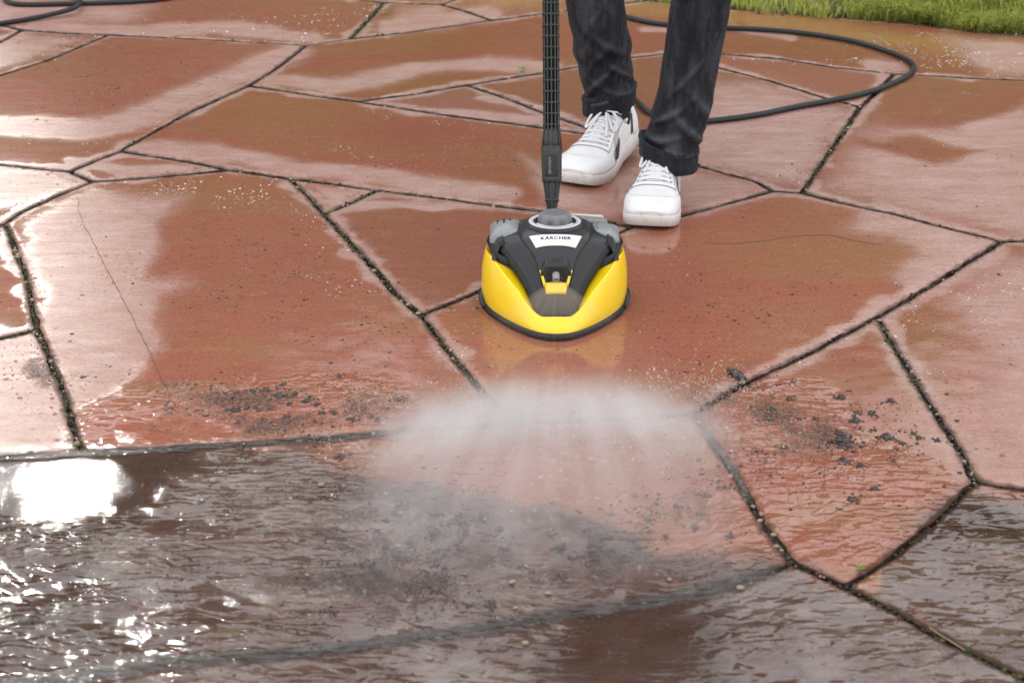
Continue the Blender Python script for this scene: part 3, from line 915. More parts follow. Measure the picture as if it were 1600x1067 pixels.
# struts from the cover corners to the bowl rim
for s in (-1, 1):
    m = MB()
    pts = [Vector((s * .098, -.036, .142)), Vector((s * .108, -.040, .137)), Vector((s * .1145, -.050, .126)), Vector((s * .1165, -.060, .113))]
    bt = [p + Vector((0, -.004, 0)) for p in pts]; n = len(pts)
    prof = [(-.003, -.006), (.003, -.006), (.003, .030), (-.003, .030)]
    V, F = [], []
    for i, p in enumerate(pts):
        t = (pts[min(i + 1, n - 1)] - pts[max(i - 1, 0)]).normalized()
        nn = Vector((-t.z * s, 0, t.x * s)).normalized()
        for a, b in prof: V.append(p + nn * a * 1.6 + Vector((0, b, 0)))
    for i in range(n - 1):
        for k in range(4): F.append((i * 4 + k, i * 4 + (k + 1) % 4, i * 4 + 4 + (k + 1) % 4, i * 4 + 4 + k))
    F += [(0, 1, 2, 3), (n * 4 - 4, n * 4 - 3, n * 4 - 2, n * 4 - 1)]
    m.add(V, F)
    bevel(m.build("strut", DARK, cleaner, False), .0014)
# raised centre panel
PYS, PHW = [-.130, -.112, -.093, -.080, -.050, -.03, 0.0, .04], [.0225, .0305, .038, .046, .064, .068, .069, .066]
def panel():
    V, F = [], []
    ys = np.linspace(-.128, .055, 34); NX = 16
    for y in ys:
        w = float(np.interp(y, PYS, PHW))
        row = [(w * s, y, cz(w * s, y) + .0032 - (.0006 if abs(s) > .99 else 0)) for s in np.linspace(-1, 1, NX + 1)]
        V += [(row[0][0] - .0012, y, cz(row[0][0], y) - .002)] + row + [(row[-1][0] + .0012, y, cz(row[-1][0], y) - .002)]
    n = NX + 3
    for i in range(len(ys) - 1):
        for k in range(n - 1): F.append((i * n + k, i * n + k + 1, (i + 1) * n + k + 1, (i + 1) * n + k))
    return mesh_obj("centre_panel", V, F, PANEL, cleaner)
panel()
for s in (-1, 1):
    m = MB(); m.tube([(s * (float(np.interp(y, PYS, PHW)) + .0012), y, cz(float(np.interp(y, PYS, PHW)), y) + .0004) for y in np.linspace(-.126, .02, 30)], .0013, 6); m.build('panel_gap_shade', BLACK, cleaner)  # black cords paint the groove shade along the panel edges
def patch(name, quad, material, off, parent, nx=12, ny=6, thick=.0008):
    (x0, y0), (x1, y1), (x2, y2), (x3, y3) = quad      # front-left, front-right, back-right, back-left
    V, F = [], []
    for j in range(ny + 1):
        for i in range(nx + 1):
            s, t = i / nx, j / ny
            x = (x0 * (1 - s) + x1 * s) * (1 - t) + (x3 * (1 - s) + x2 * s) * t
            y = (y0 * (1 - s) + y1 * s) * (1 - t) + (y3 * (1 - s) + y2 * s) * t
            V.append((x, y, cz(x, y) + off))
    n = nx + 1
    for j in range(ny):
        for i in range(nx): F.append((j * n + i, j * n + i + 1, (j + 1) * n + i + 1, (j + 1) * n + i))
    o = mesh_obj(name, V, F, material, parent)
    so = o.modifiers.new("solid", 'SOLIDIFY'); so.thickness = thick; so.offset = 1
    return o
plate = patch("badge", [(-.0375, -.081), (.0375, -.081), (.0505, -.051), (-.0505, -.051)], WHITE, .0036, cleaner)
def lettering(name, body, size, material, place, parent, bold=0.0, spacing=1.0):
    cu = bpy.data.curves.new(name, 'FONT')
    cu.body = body; cu.size = size; cu.align_x = 'CENTER'; cu.align_y = 'CENTER'; cu.offset = bold; cu.space_character = spacing
    to = bpy.data.objects.new(name, cu); C.objects.link(to)
    bpy.context.view_layer.update()
    me = bpy.data.meshes.new_from_object(to.evaluated_get(bpy.context.evaluated_depsgraph_get()))
    bpy.data.objects.remove(to)
    me.name = name
    for v in me.vertices: v.co = place(v.co)
    return link(name, me, material, parent, False)
lettering("badge_lettering", "KÄRCHER", .0108, INK, lambda c: Vector((c.x * 1.16 + .0005, -.0635 + c.y * 1.0, cz(c.x, -.0635 + c.y) + .0050)), plate, .0003, 1.06)
patch("badge_underline", [(-.012, -.0722), (.029, -.0722), (.029, -.0708), (-.012, -.0708)], YINK, .0046, plate, 8, 1, .0003)
# setting dial
DC = Vector((0, .013, .1625)); TM = Matrix.Translation(DC) @ Matrix.Rotation(R(-2.5), 4, 'X')
m = MB(); m.lathe([(.056, -.004), (.0555, .0012), (.054, .002), (.0515, .002)], 64, TM, False); m.lathe([(.0515, .002), (.0335, .0018), (.033, -.004)], 64, TM, False)
m.build("dial_base", PANEL, cleaner)
m = MB(); m.lathe([(.0415, .0022), (.0418, .0028), (.0502, .0028), (.0506, .0022)], 72, TM, False)
dring = m.build("dial_ring", mat("light grey print", (0.50, 0.50, 0.52), 0.4), cleaner)
m = MB(); m.lathe([(.0340, .0021), (.0342, .0026), (.0412, .0026), (.0414, .0021)], 64, TM, False); m.build("dial_gap", BLACK, cleaner)
m = MB()
for i in range(34):
    a = R(-90 - 62 + i * 124 / 33)
    m.box((.0385, 0, .003), (.0055, .0011, .0006), TM @ Matrix.Rotation(a, 4, 'Z'))
m.build("tick_marks", WHITE, dring, False)
m = MB()
prof = [(.0325, .001), (.0318, .008), (.0300, .0150), (.0275, .0185), (.0255, .0195), (.001, .0198)]
V, F = [], []
for r_, z_ in prof:
    for k in range(24):
        a = 2 * math.pi * k / 24 + R(7.5)
        rr_ = r_ * (1.0 if r_ < .002 else (1 + .055 * math.cos(8 * a)))
        V.append((rr_ * math.cos(a), rr_ * math.sin(a) * .96, z_))
for i in range(len(prof) - 1):
    for k in range(24): F.append((i * 24 + k, i * 24 + (k + 1) % 24, i * 24 + 24 + (k + 1) % 24, i * 24 + 24 + k))
m.add(V, F, TM)
knob = edge_split(m.build("dial_knob", KNOBG, cleaner), 14)
m = MB()
for a in (-116, -106, -96, -64, -52):
    m.box((.0318, 0, .0065), (.0022, .0016, .010), TM @ Matrix.Rotation(R(a), 4, 'Z') @ Matrix.Rotation(R(0), 4, 'Y'))
m.build("knob_ridges", KNOBG, knob, False)
# foot pedals and the bracket behind
def pedal(name, x0, x1, y0, y1, zt, zb, s, material):
    V, F = [], []
    nx, ny = 8, 10
    for j in range(ny + 1):
        for i in range(nx + 1):
            u, w = i / nx, j / ny
            x, y = x0 + (x1 - x0) * u, y0 + (y1 - y0) * w
            edge = max(abs(u * 2 - 1) ** 5, abs(w * 2 - 1) ** 5)
            V.append((x, y + .006 * (abs(u * 2 - 1) ** 2), zt - .012 * edge - (.010 * max(0, (u if s > 0 else 1 - u) - .45)) + .002 * math.sin(w * 3.1)))
    n = nx + 1
    for j in range(ny):
        for i in range(nx): F.append((j * n + i, j * n + i + 1, (j + 1) * n + i + 1, (j + 1) * n + i))
    ring = [i for i in range(n)] + [j * n + nx for j in range(1, ny + 1)] + [ny * n + i for i in range(nx - 1, -1, -1)] + [j * n for j in range(ny - 1, 0, -1)]
    o = len(V)
    for i in ring: V.append((V[i][0], V[i][1], zb))
    k = len(ring)
    for a in range(k): F.append((ring[a], o + a, o + (a + 1) % k, ring[(a + 1) % k]))
    p = mesh_obj(name, V, F, material, cleaner)
    return p
pl = pedal("pedal", -.1250, -.066, -.018, .056, .1570, .112, -1, GREY)
pr = pedal("pedal", .070, .1245, -.014, .056, .1500, .108, 1, GREY)
m = MB()
for i, x in enumerate((-.110, -.098, -.086)): m.box((x, .032, .1578 - (.003 if i == 0 else 0)), (.0036, .024, .0016), None)
m.build("grip_slots", BLACK, pl, False)
m = MB()
for i, x in enumerate((.083, .093, .103, .112)): m.box((x, .024, .1503 - .0024 * i), (.0022, .034, .0026), None)
m.build("grip_ribs", KNOBG, pr, False)
m = MB(); m.prism([(.040, .074, .10), (.108, .074, .10), (.110, .112, .10), (.040, .116, .10)], [(.046, .080, .144), (.099, .080, .142), (.106, .108, .137), (.046, .112, .142)])
bevel(m.build("bracket", GREY, cleaner, False), .004, 3)
m = MB(); m.prism([(.030, .118, .10), (.100, .114, .10), (.098, .126, .10), (.030, .130, .10)], [(.030, .1185, .1395), (.099, .1145, .1375), (.097, .124, .1375), (.030, .128, .1395)])
bevel(m.build("rear_lip", BEIGE, cleaner, False), .002, 2)
# nozzle hood, recess shade, jet nozzle, yellow frame
def arch(w, h, top=.62): return [(-w, 0), (-w * .97, h * .55), (-w * top, h), (w * top, h), (w * .97, h * .55), (w, 0)]
m = MB(); o0 = arch(.0300, .031, .70); o1 = arch(.0265, .022, .70)
m.prism([(x, -.1205, .094 + z) for x, z in o0], [(x, -.094, .112 + z) for x, z in o1])
bevel(m.build("nozzle_hood", DARK, cleaner, False), .0032, 3)
m = MB(); o0 = arch(.0172, .0235, .84)
m.prism([(x, -.1216, .0935 + z) for x, z in o0], [(x, -.100, .094 + z * .8) for x, z in o0])
m.prism([(x, -.1235, .085 + z * .6) for x, z in o0], [(x, -.1205, .096 + z * .3) for x, z in o0])
m.build("recess_shade", mat("recess shade black", (0.004, 0.004, 0.004), 0.6), cleaner, False)  # solid black prisms stand in for the shade inside the opening
m = MB(); NM = Matrix.Translation((0, -.1235, .104)) @ Matrix.Rotation(R(118), 4, 'X')
m.lathe([(.0075, -.012), (.0075, .0), (.0066, .002), (.0066, .006), (.0052, .009), (.003, .0095)], 20, NM)
noz = m.build("jet_nozzle", GREY, cleaner)
m = MB(); m.box((0, .003, .0098), (.007, .0018, .0012), NM); m.build("nozzle_slit", BLACK, noz, False)
yf = patch("nozzle_frame", [(-.0185, -.1355), (.0185, -.1355), (.0215, -.1245), (-.0215, -.1245)], YELLOW, .0042, cleaner, 6, 3, .003)
for s in (-1, 1):
    patch("frame_rail", [(s * .0205 - .0024, -.1275), (s * .0205 + .0024, -.1275), (s * .0285 + .0022, -.1115), (s * .0285 - .0022, -.1115)], YELLOW, .005, yf, 2, 4, .003)
# small arrow mark on the hood
m = MB()
for (a, b, c, d) in ((-.004, .002, .0025, .0007), (.0035, .002, .0025, .0025), (-.0035, -.002, .0025, .0025), (.003, -.0022, .003, .0007)):
    m.box((a, -.106 + b * 1.2, .1325 + b * .8), (c, d, .0006), None)
m.build("arrow_mark", BLACK, cleaner, False)
# side bumpers
for s in (-1, 1):
    m = MB(); m.tube([(s * .1400, .030, .016), (s * .1415, .010, .020), (s * .1412, -.012, .015), (s * .1360, -.040, .008)], [.005, .0066, .0066, .004], 12)
    m.build("bumper", DARK, cleaner)

# ---- wand: a straight lance of lattice plastic leaning away from the camera
W0 = PY(862.5, 338, CC.y + .082)
W1 = PY(858, -420, CC.y + .082 + .42)
wdir = (W1 - W0).normalized()
def wand_at(v):                       # point of the axis seen at picture row v
    lo, hi = 0.0, 1.5
    for _ in range(50):
        mid = (lo + hi) / 2; q = W0 + wdir * mid
        if to_px(np.array([tuple(q)]))[1][0] > v: lo = mid
        else: hi = mid
    return lo
WM = Matrix.Translation(W0 - CC) @ wdir.to_track_quat('Z', 'X').to_matrix().to_4x4()
a_c0, a_c1, a_c2, a_c3 = wand_at(330), wand_at(286), wand_at(236), wand_at(206)
top = (W1 - W0).length + .15
m = MB(); m.lathe([(.0128, a_c3 - .03), (.0128, top)], 16, WM)
wand = m.build("wand", WANDI, cleaner)
m = MB()
for k in range(12):
    a = 2 * math.pi * k / 12
    m.box((.0150 * math.cos(a), .0150 * math.sin(a), 0), (.0026, .0026, 1), WM @ Matrix.Translation((0, 0, (a_c3 + top) / 2)) @ Matrix.Diagonal((1, 1, top - a_c3, 1)))
z = a_c3 + .012
while z < top:
    m.lathe([(.0098, z - .0017), (.0168, z - .0015), (.0174, z), (.0168, z + .0015), (.0098, z + .0017)], 24, WM, False); z += .0218
m.build("wand_lattice", WANDM, wand, False)
m = MB()                              # flared end with windows
m.lathe([(.0130, a_c3 + .006), (.0155, a_c3), (.0168, (a_c3 + a_c2) / 2 + .004), (.0195, a_c2 + .001)], 28, WM)
for k in range(9):
    a = 2 * math.pi * k / 9 + .2
    m.tube([WM @ Vector((.0158 * math.cos(a), .0158 * math.sin(a), a_c3 + .004)), WM @ Vector((.0185 * math.cos(a), .0185 * math.sin(a), (a_c3 + a_c2) / 2)), WM @ Vector((.0202 * math.cos(a), .0202 * math.sin(a), a_c2 + .002))], .0013, 6)
m.build("wand_flare", WANDM, wand)
m = MB()
m.lathe([(.0160, a_c1 - .001), (.0188, a_c1 + .002), (.0195, a_c1 + .006), (.0200, a_c2 - .008), (.0206, a_c2 - .004), (.0206, a_c2 + .006), (.0198, a_c2 + .008)], 36, WM)
collar = m.build("wand_collar", WANDM, wand)
# raised grip plate on the collar, facing the camera, with vertical embossed lettering
ax = (WM.to_3x3() @ Vector((1, 0, 0)), WM.to_3x3() @ Vector((0, 1, 0)))
tocam = (Vector((0, 0, CAM_H)) - (W0 + wdir * a_c1)).normalized()
fa = math.atan2(tocam.dot(ax[1]), tocam.dot(ax[0])) + R(-4)
def on_collar(da, z, r): return WM @ Vector((r * math.cos(fa + da), r * math.sin(fa + da), z))
V, F = [], []
zs = [a_c1 + .010, a_c1 + .013, a_c2 - .012, a_c2 - .009]
for j, zz in enumerate(zs):
    for i in range(9):
        da = (i / 8 - .5) * (1.35 + .25 * (j / 3)); e = (i in (0, 8)) or j in (0, 3)
        V.append(on_collar(da, zz, .0200 if e else .0213))
for j in range(3):
    for i in range(8): F.append((j * 9 + i, j * 9 + i + 1, j * 9 + i + 10, j * 9 + i + 9))
mesh_obj("grip_plate", V, F, BLACK, wand)
sgn = 1
lettering("grip_lettering", "KÄRCHER", .0075, KNOBG, lambda c: on_collar(-.12 + c.y / .0213, (a_c1 + a_c2) / 2 - c.x, .0216), wand, .0001)
m = MB()                              # ribbed adapter running down into the cleaner
m.lathe([(.0070, -.06), (.0072, a_c0 + .006), (.0100, a_c0 + .022), (.0135, a_c1 - .004), (.0140, a_c1 + .002)], 20, WM)
for k in range(10):
    a = 2 * math.pi * k / 10
    m.tube([WM @ Vector((r_ * math.cos(a), r_ * math.sin(a), z_)) for r_, z_ in ((.0090, -.05), (.0092, a_c0 + .006), (.0122, a_c0 + .022), (.0160, a_c1 - .004), (.0165, a_c1 + .001))], .0013, 6)
m.lathe([(.012, a_c0 + .018), (.0142, a_c0 + .019), (.0142, a_c0 + .022), (.012, a_c0 + .023)], 20, WM, False)
m.build("wand_adapter", WANDM, wand)

# beads of water standing on the shell and the cover
def beads(parent, n, seed, zmin):
    me = parent.data; r = np.random.default_rng(seed)
    ar = np.array([f.area for f in me.polygons]); nz = np.array([f.normal.z for f in me.polygons]); ok = ar * (nz > -.05)
    k = r.choice(len(ar), n, p=ok / ok.sum()); v0, f0 = ico(1); VV, FF = [], []
    for i, q in enumerate(k):
        f = me.polygons[q]; vs_ = [me.vertices[j].co for j in f.vertices]
        w = r.dirichlet(np.ones(len(vs_))); c = sum((a * float(b) for a, b in zip(vs_, w)), Vector())
        s = r.uniform(.0005, .0012) * (1 + (r.random() < .08) * 1.0)
        M = f.normal.to_track_quat('Z', 'Y').to_matrix()
        VV += [tuple(c + M @ Vector((p[0] * s, p[1] * s, p[2] * s * .5))) for p in v0]; FF.append(f0 + i * len(v0))
    o = link("water_beads", fast_mesh("water_beads", VV, np.vstack(FF)), BEADW, parent); tag(o, kind="stuff")
BEADW = mat("water bead", (1, 1, 1), 0.02, Transmission_Weight=1.0, IOR=1.33)
beads(shell, 420, 3, 0); beads(cover, 160, 4, 0)
# ------------------------------------------------------------------ the person: legs in turned-up jeans, white sneakers
def denim(name, base, worn):
    m = mat(name, base, 0.85)
    t = NT(m); p = t.obj()
    a = t.math('ADD', t.math('MULTIPLY', t.noise(t.mapping(p, (14, 14, 3)), 1.6, 6, .7), .75), t.math('MULTIPLY', t.noise(t.mapping(p, (90, 90, 5)), 1.6, 4, .7), .25))
    tw = t.noise(t.mapping(p, (420, 420, 900), (0.4, 0.3, 0.5)), 1, 2, .6)
    col = t.mix(t.ramp(a, .44, .68, 0, .62), base, worn)
    col = t.mix(t.ramp(t.attr("fade_hilite"), .0, 1.0, 0, .85), col, worn)
    col = t.mix(t.ramp(tw, .40, .62, 0, .5), col, tuple(c * 2.4 for c in base))
    t.put(t.b.inputs["Base Color"], col)
    t.put(t.b.inputs["Normal"], t.bump(t.math('ADD', tw, t.math('MULTIPLY', t.noise(t.mapping(p, (22, 22, 40), (.5, .3, .2)), 1.0, 4, .6, 1.5), 14.0)), .6, .0007))
    t.b.inputs["Sheen Weight"].default_value = .05
    t.b.inputs["Specular IOR Level"].default_value = .12
    return m
DENIM = denim("charcoal denim", (0.0085, 0.0088, 0.0108), (0.078, 0.083, 0.098))
DENIM_IN = denim("turned-up denim", (0.010, 0.0112, 0.0145), (0.044, 0.048, 0.060))
THREAD = mat("seam thread", (0.055, 0.060, 0.075), 0.8)
LEATHER = mat("white leather", (0.80, 0.79, 0.78), 0.42)
_t = NT(LEATHER); _p = _t.obj()
_t.put(_t.b.inputs["Normal"], _t.bump(_t.math('ADD', _t.noise(_p, 420, 3, .6), _t.math('MULTIPLY', _t.noise(_p, 55, 4, .6), 2.0)), .35, .0012))
_t.put(_t.b.inputs["Base Color"], _t.mix(_t.ramp(_t.noise(_p, 40, 5, .7), .5, .75, 0, .35), (0.69, .69, .69), (.55, .53, .51)))
RUBBERW = mat("off-white rubber", (0.74, 0.71, 0.66), 0.55)
_t = NT(RUBBERW); _t.put(_t.b.inputs["Base Color"], _t.mix(_t.ramp(_t.noise(_t.obj(), 60, 5, .7), .48, .75, 0, .55), (.64, .62, .60), (.46, .40, .34)))
LACE = mat("white lace", (0.64, 0.64, 0.66), 0.85)
SEAM = mat("grey seam", (0.27, 0.265, 0.27), 0.8)
NAVY = mat("navy stripe", (0.020, 0.028, 0.055), 0.5)
MESHP = speckled("pinkish grey mesh", (0.52, 0.44, 0.43), (0.40, 0.34, 0.33), 900, 0.8, 0.0005)
SOCK = mat("black sock", (0.012, 0.012, 0.014), 0.9)
SKIN = mat("skin", (0.55, 0.33, 0.24), 0.5, Subsurface_Weight=0.05)
JACKET = speckled("dark jacket cloth", (0.016, 0.017, 0.020), (0.028, 0.029, 0.033), 80, 0.85, 0.001)
HAIR = mat("brown hair", (0.035, 0.022, 0.014), 0.6)

SC = 1.07
T_W = [0, .02, .06, .12, .25, .42, .55, .66, .76, .86, .93, .97, 1.0]
W_W = [.004, .020, .030, .0355, .0370, .0385, .0440, .0505, .0530, .0505, .0440, .0355, .014]
T_H = [0, .04, .12, .20, .27, .33, .42, .52, .62, .72, .80, .88, .94, 1.0]
H_H = [.078, .086, .084, .080, .096, .105, .098, .084, .072, .0635, .0590, .0550, .0480, .030]
def wid(t): return 1.07 * float(np.interp(t, T_W, W_W))
def hei(t): return float(np.interp(t, T_H, H_H))
def mid(t): return .007 * math.sin(max(0, t - .3) * 3.0)     # slight inward sweep of the last
LEN = .300
def soleh(t): return .034 - .008 * t

class Shoe:
    def __init__(s, toe, fwd, lift, flip):
        s.f = Vector((fwd[0], fwd[1], 0)).normalized()
        s.r = s.f.cross(Vector((0, 0, 1)))
        s.heel = toe - s.f * LEN * SC
        s.lift, s.flip = lift, flip
    def bend(s, p):                   # heel raised about the ball of the foot
        x, y, z = p
        yb = .68 * LEN
        if s.lift and y < yb:
            k = min(1, (yb - y) / .07); a = s.lift * (k if k < 1 else 1)
            dy, dz = y - yb, z
            y, z = yb + dy * math.cos(a) + dz * math.sin(a), -dy * math.sin(a) + dz * math.cos(a)
        w = s.heel + s.f * y * SC + s.r * (x * s.flip) * SC
        return Vector((w.x, w.y, z * SC + .001))
    def S(s, t, ph, off=0.0):         # upper surface, ph 0..pi from one sole edge over the top to the other
        w, z0 = wid(t) * .985, soleh(t) - .004 + s.spring(t)
        h = hei(t) - z0 + (s.spring(t) * .6)
        c, q = math.cos(ph), max(0.0, math.sin(ph))
        px = .60 + .45 * max(0, 1 - abs(t - .42) / .35)
        x = mid(t) + w * math.copysign(abs(c) ** px, c)
        z = z0 + h * q ** (.72 if t > .66 else .9)
        n = Vector((c, 0, q + .05)).normalized()
        return Vector((x + n.x * off, t * LEN + off * (.5 if t > .9 else 0), z + n.z * off))
    def spring(s, t): return .010 * max(0, (t - .78) / .22) ** 2

def shoe(person, toe, fwd, lift, flip, label, tip):
    s = Shoe(toe, fwd, lift, flip)
    B = s.bend
    NT_, NP = 56, 30
    ts = [0.004 + .992 * (.5 - .5 * math.cos(math.pi * i / NT_)) for i in range(NT_ + 1)]
    V = [B(s.S(t, math.pi * k / NP)) for t in ts for k in range(NP + 1)]
    # small creases over the ball of the foot
    F = [(i * (NP + 1) + k, i * (NP + 1) + k + 1, (i + 1) * (NP + 1) + k + 1, (i + 1) * (NP + 1) + k) for i in range(NT_) for k in range(NP)]
    F += [tuple(range(NP + 1)), tuple(NT_ * (NP + 1) + k for k in range(NP + 1))]
    sh = mesh_obj("sneaker", V, F, LEATHER, person)
    sh["label"] = label
    # sole: outline lofted upwards with a groove
    outl = [(mid(t) + wid(t) * 1.0, t) for t in ts] + [(mid(t) - wid(t) * 1.0, t) for t in ts[::-1]]
    V, F = [], []
    lev = [(.0, -.004), (.003, .0005), (.010, .0022), (.70, .0018), (.84, .0014), (.90, .0004), (.94, .0012), (1.0, .0006), (1.02, -.004)]
    n = len(outl)
    for zf, o in lev:
        for (x, t) in outl:
            d = x - mid(t)
            V.append(B(Vector((x + math.copysign(min(abs(o), abs(d)), d) * (1 if o > 0 else -1), t * LEN + o * (2.0 * (t - .5) if abs(t - .5) > .3 else 0), s.spring(t) + zf * soleh(t)))))
    for i in range(len(lev) - 1):
        for k in range(n): F.append((i * n + k, i * n + (k + 1) % n, (i + 1) * n + (k + 1) % n, (i + 1) * n + k))
    F.append(tuple(range(n)))
    mesh_obj("sole", V, F, RUBBERW, sh)
    def over(name, tlo, thi, plo, phi_, off, material, nt=16, npp=12, thick=.0016):
        V, F = [], []
        for i in range(nt + 1):
            t = tlo + (thi - tlo) * i / nt
            a, b = (plo(t) if callable(plo) else plo), (phi_(t) if callable(phi_) else phi_)
            for k in range(npp + 1): V.append(B(s.S(t, (a + (b - a) * k / npp) * math.pi, off)))
        for i in range(nt):
            for k in range(npp): F.append((i * (npp + 1) + k, i * (npp + 1) + k + 1, (i + 1) * (npp + 1) + k + 1, (i + 1) * (npp + 1) + k))
        bm = bmesh.new()
        vs = [bm.verts.new(v) for v in V]
        for f in F: bm.faces.new([vs[i] for i in f])
        bm.normal_update()
        ref = B(s.S((tlo + thi) / 2, .5 * math.pi, -.02))
        me = bpy.data.meshes.new(name); bm.to_mesh(me); bm.free()
        o = link(name, me, material, sh)
        so = o.modifiers.new("solid", 'SOLIDIFY'); so.thickness = thick; so.offset = 0
        return o
    # overlays
    over("eyestay", .36, .665, .245, .415, .0012, LEATHER); over("eyestay", .36, .665, .585, .755, .0012, LEATHER)
    over("vamp_bar", .655, .70, .245, .755, .0010, LEATHER, 5, 24)
    g = lambda t: .5 - .5 * float(np.interp(t, [.66, .74, .80, .84, .87], [.48, .52, .62, .8, 1.0]))
    V, F = [], []
    for i in range(41):
        ph = i / 40
        tb = float(np.interp(abs(ph - .5) * 2, [0, .25, .5, .72, .88, 1], [.862, .85, .80, .72, .64, .56]))
        for k in range(13): V.append(B(s.S(tb + (.997 - tb) * k / 12, ph * math.pi, .0012)))
    for i in range(40):
        for k in range(12): F.append((i * 13 + k, i * 13 + k + 1, (i + 1) * 13 + k + 1, (i + 1) * 13 + k))
    o = mesh_obj("toe_guard", V, F, LEATHER, sh); so = o.modifiers.new("solid", 'SOLIDIFY'); so.thickness = .0018; so.offset = 0
    over("heel_counter", .006, .20, 0.02, lambda t: float(np.interp(t, [0, .12, .20], [.48, .36, .12])), .0014, LEATHER, 10, 10); over("heel_counter", .006, .20, .98, lambda t: 1 - float(np.interp(t, [0, .12, .20], [.48, .36, .12])), .0014, LEATHER, 10, 10)
    over("tongue", .26, .66, .43, .57, .0016, LEATHER, 16, 8, .003)
    for sd in (0, 1):
        fl = (lambda v: v) if sd == 0 else (lambda v: 1 - v)
        def slant(a0, a1, sh_):      # slanted strip helper: t bounds move with height
            pass
        def strip(name, t0, t1, dt, p0, p1, material, off=.0022):
            V, F = [], []
            for i in range(7):
                for k in range(9):
                    pk = p0 + (p1 - p0) * k / 8
                    V.append(B(s.S(t0 + (t1 - t0) * i / 6 - dt * k / 8, fl(pk) * math.pi, off)))
            for i in range(6):
                for k in range(8): F.append((i * 9 + k, i * 9 + k + 1, (i + 1) * 9 + k + 1, (i + 1) * 9 + k))
            o = mesh_obj(name, V, F, material, sh)
            so = o.modifiers.new("solid", 'SOLIDIFY'); so.thickness = .0012; so.offset = 0
        strip("side_stripe", .600, .655, .095, .035, .145, NAVY); strip("side_stripe", .545, .580, .10, .02, .145, NAVY)
        strip("heel_stripe", .235, .258, .13, .06, .36, NAVY)
        strip("mesh_window", .47, .575, .085, .15, .26, MESHP, .0012)
    # seams as fine cords
    m = MB()
    def cord(pts, r=.0005, off=.0016): m.tube([B(s.S(t, p * math.pi, off)) for t, p in pts], r * 1.5, 6)
    cord([(.655 + .01 * math.sin(i / 20 * math.pi), .25 + .5 * i / 20) for i in range(21)], .0006, .0020)
    cord([(.700 + .004 * math.sin(i / 20 * math.pi), .22 + .56 * i / 20) for i in range(21)], .0006, .0014)
    for q in (lambda v: v, lambda v: 1 - v):
        cord([(.70 - .02 * i, q(.245 - .0 * i)) for i in range(17)], .0006, .0014)
        cord([(.655 - .035 * i, q(.12 + .012 * i)) for i in range(12)], .0005, .0012)
        cord([(.29 + .004 * i, q(.44 - .024 * i)) for i in range(9)], .0006, .0016)
    m.build("seam", SEAM, sh)
    # collar and sock
    m = MB()
    cpts = [(.30, .22), (.26, .26), (.20, .31), (.13, .35), (.07, .42), (.045, .5), (.07, .58), (.13, .65), (.20, .69), (.26, .74), (.30, .78)]
    m.tube(catmull([B(s.S(t, p * math.pi, .002)) for t, p in cpts], 4), .0048, 10)
    m.build("collar", LEATHER, sh)
    m = MB()
    a0 = B(Vector((0, .255 * LEN, .052))); up = Vector((0, 0, 1))
    m.tube([a0, a0 + up * .035, a0 + up * .07], [.036, .038, .040], 20)
    m.build("sock", SOCK, sh)
    # tongue tip standing above the laces
    V, F = [], []
    for i in range(7):
        for k in range(9):
            a = (k / 8 - .5) * 2
            base = s.S(.335, .5 * math.pi, .004)
            V.append(B(Vector((a * (.027 - .002 * (i == 6)), base.y + .004 + .003 * i - .010 * a * a, base.z - .006 + tip * i - .006 * a * a))))
    for i in range(6):
        for k in range(8): F.append((i * 9 + k, i * 9 + k + 1, (i + 1) * 9 + k + 1, (i + 1) * 9 + k))
    o = mesh_obj("tongue_tip", V, F, LEATHER, sh); so = o.modifiers.new("solid", 'SOLIDIFY'); so.thickness = .006; so.offset = 0
    # laces: flat bands crossing, eyelets, a bow
    m = MB()
    def band(pts, w=.0044, th=.0016):
        P = catmull([B(s.S(t, p * math.pi, o)) for t, p, o in pts], 6)
        V, F = [], []
        n = len(P)
        for i in range(n):
            tn = (P[min(i + 1, n - 1)] - P[max(i - 1, 0)]).normalized()
            side = tn.cross(Vector((0, 0, 1)) + s.f * .45).normalized(); nn = side.cross(tn).normalized()
            for a, b in ((-1, 0), (-.7, 1), (.7, 1), (1, 0), (.7, -1), (-.7, -1)): V.append(P[i] + side * a * w + nn * b * th)
        for i in range(n - 1):
            for k in range(6): F.append((i * 6 + k, i * 6 + (k + 1) % 6, (i + 1) * 6 + (k + 1) % 6, (i + 1) * 6 + k))
        m.add(V, F)
    rows = [.385, .435, .487, .540, .592, .640]
    for i, t in enumerate(rows):
        band([(t, .335, .0015), (t + .006, .40, .0050), (t + .008, .5, .0060), (t + .006, .60, .0050), (t, .665, .0015)])
        if i < 5:
            band([(t, .36, .003), (t + .026, .5, .0045), (rows[i + 1], .64, .002)], .003); band([(t, .64, .003), (t + .026, .5, .0048), (rows[i + 1], .36, .002)], .003)
        for p in (.315, .685):
            c = B(s.S(t, p * math.pi, .0022)); e = MB(); e.tube([c, c + Vector((0, 0, .0012)) + s.f * .0006], .0024, 8); e.build("eyelet", SEAM, sh)
    k0 = (.372, .5, .010)
    for sg in (-1, 1):
        band([k0, (.39, .5 + sg * .10, .015), (.42, .5 + sg * .20, .014), (.475, .5 + sg * .235, .009), (.49, .5 + sg * .19, .007), (.44, .5 + sg * .10, .009), (.385, .5 + sg * .02, .011)], .0032)
        band([k0, (.43, .5 + sg * .05, .012), (.50, .5 + sg * .10, .008), (.575, .5 + sg * .13, .005)], .0028)
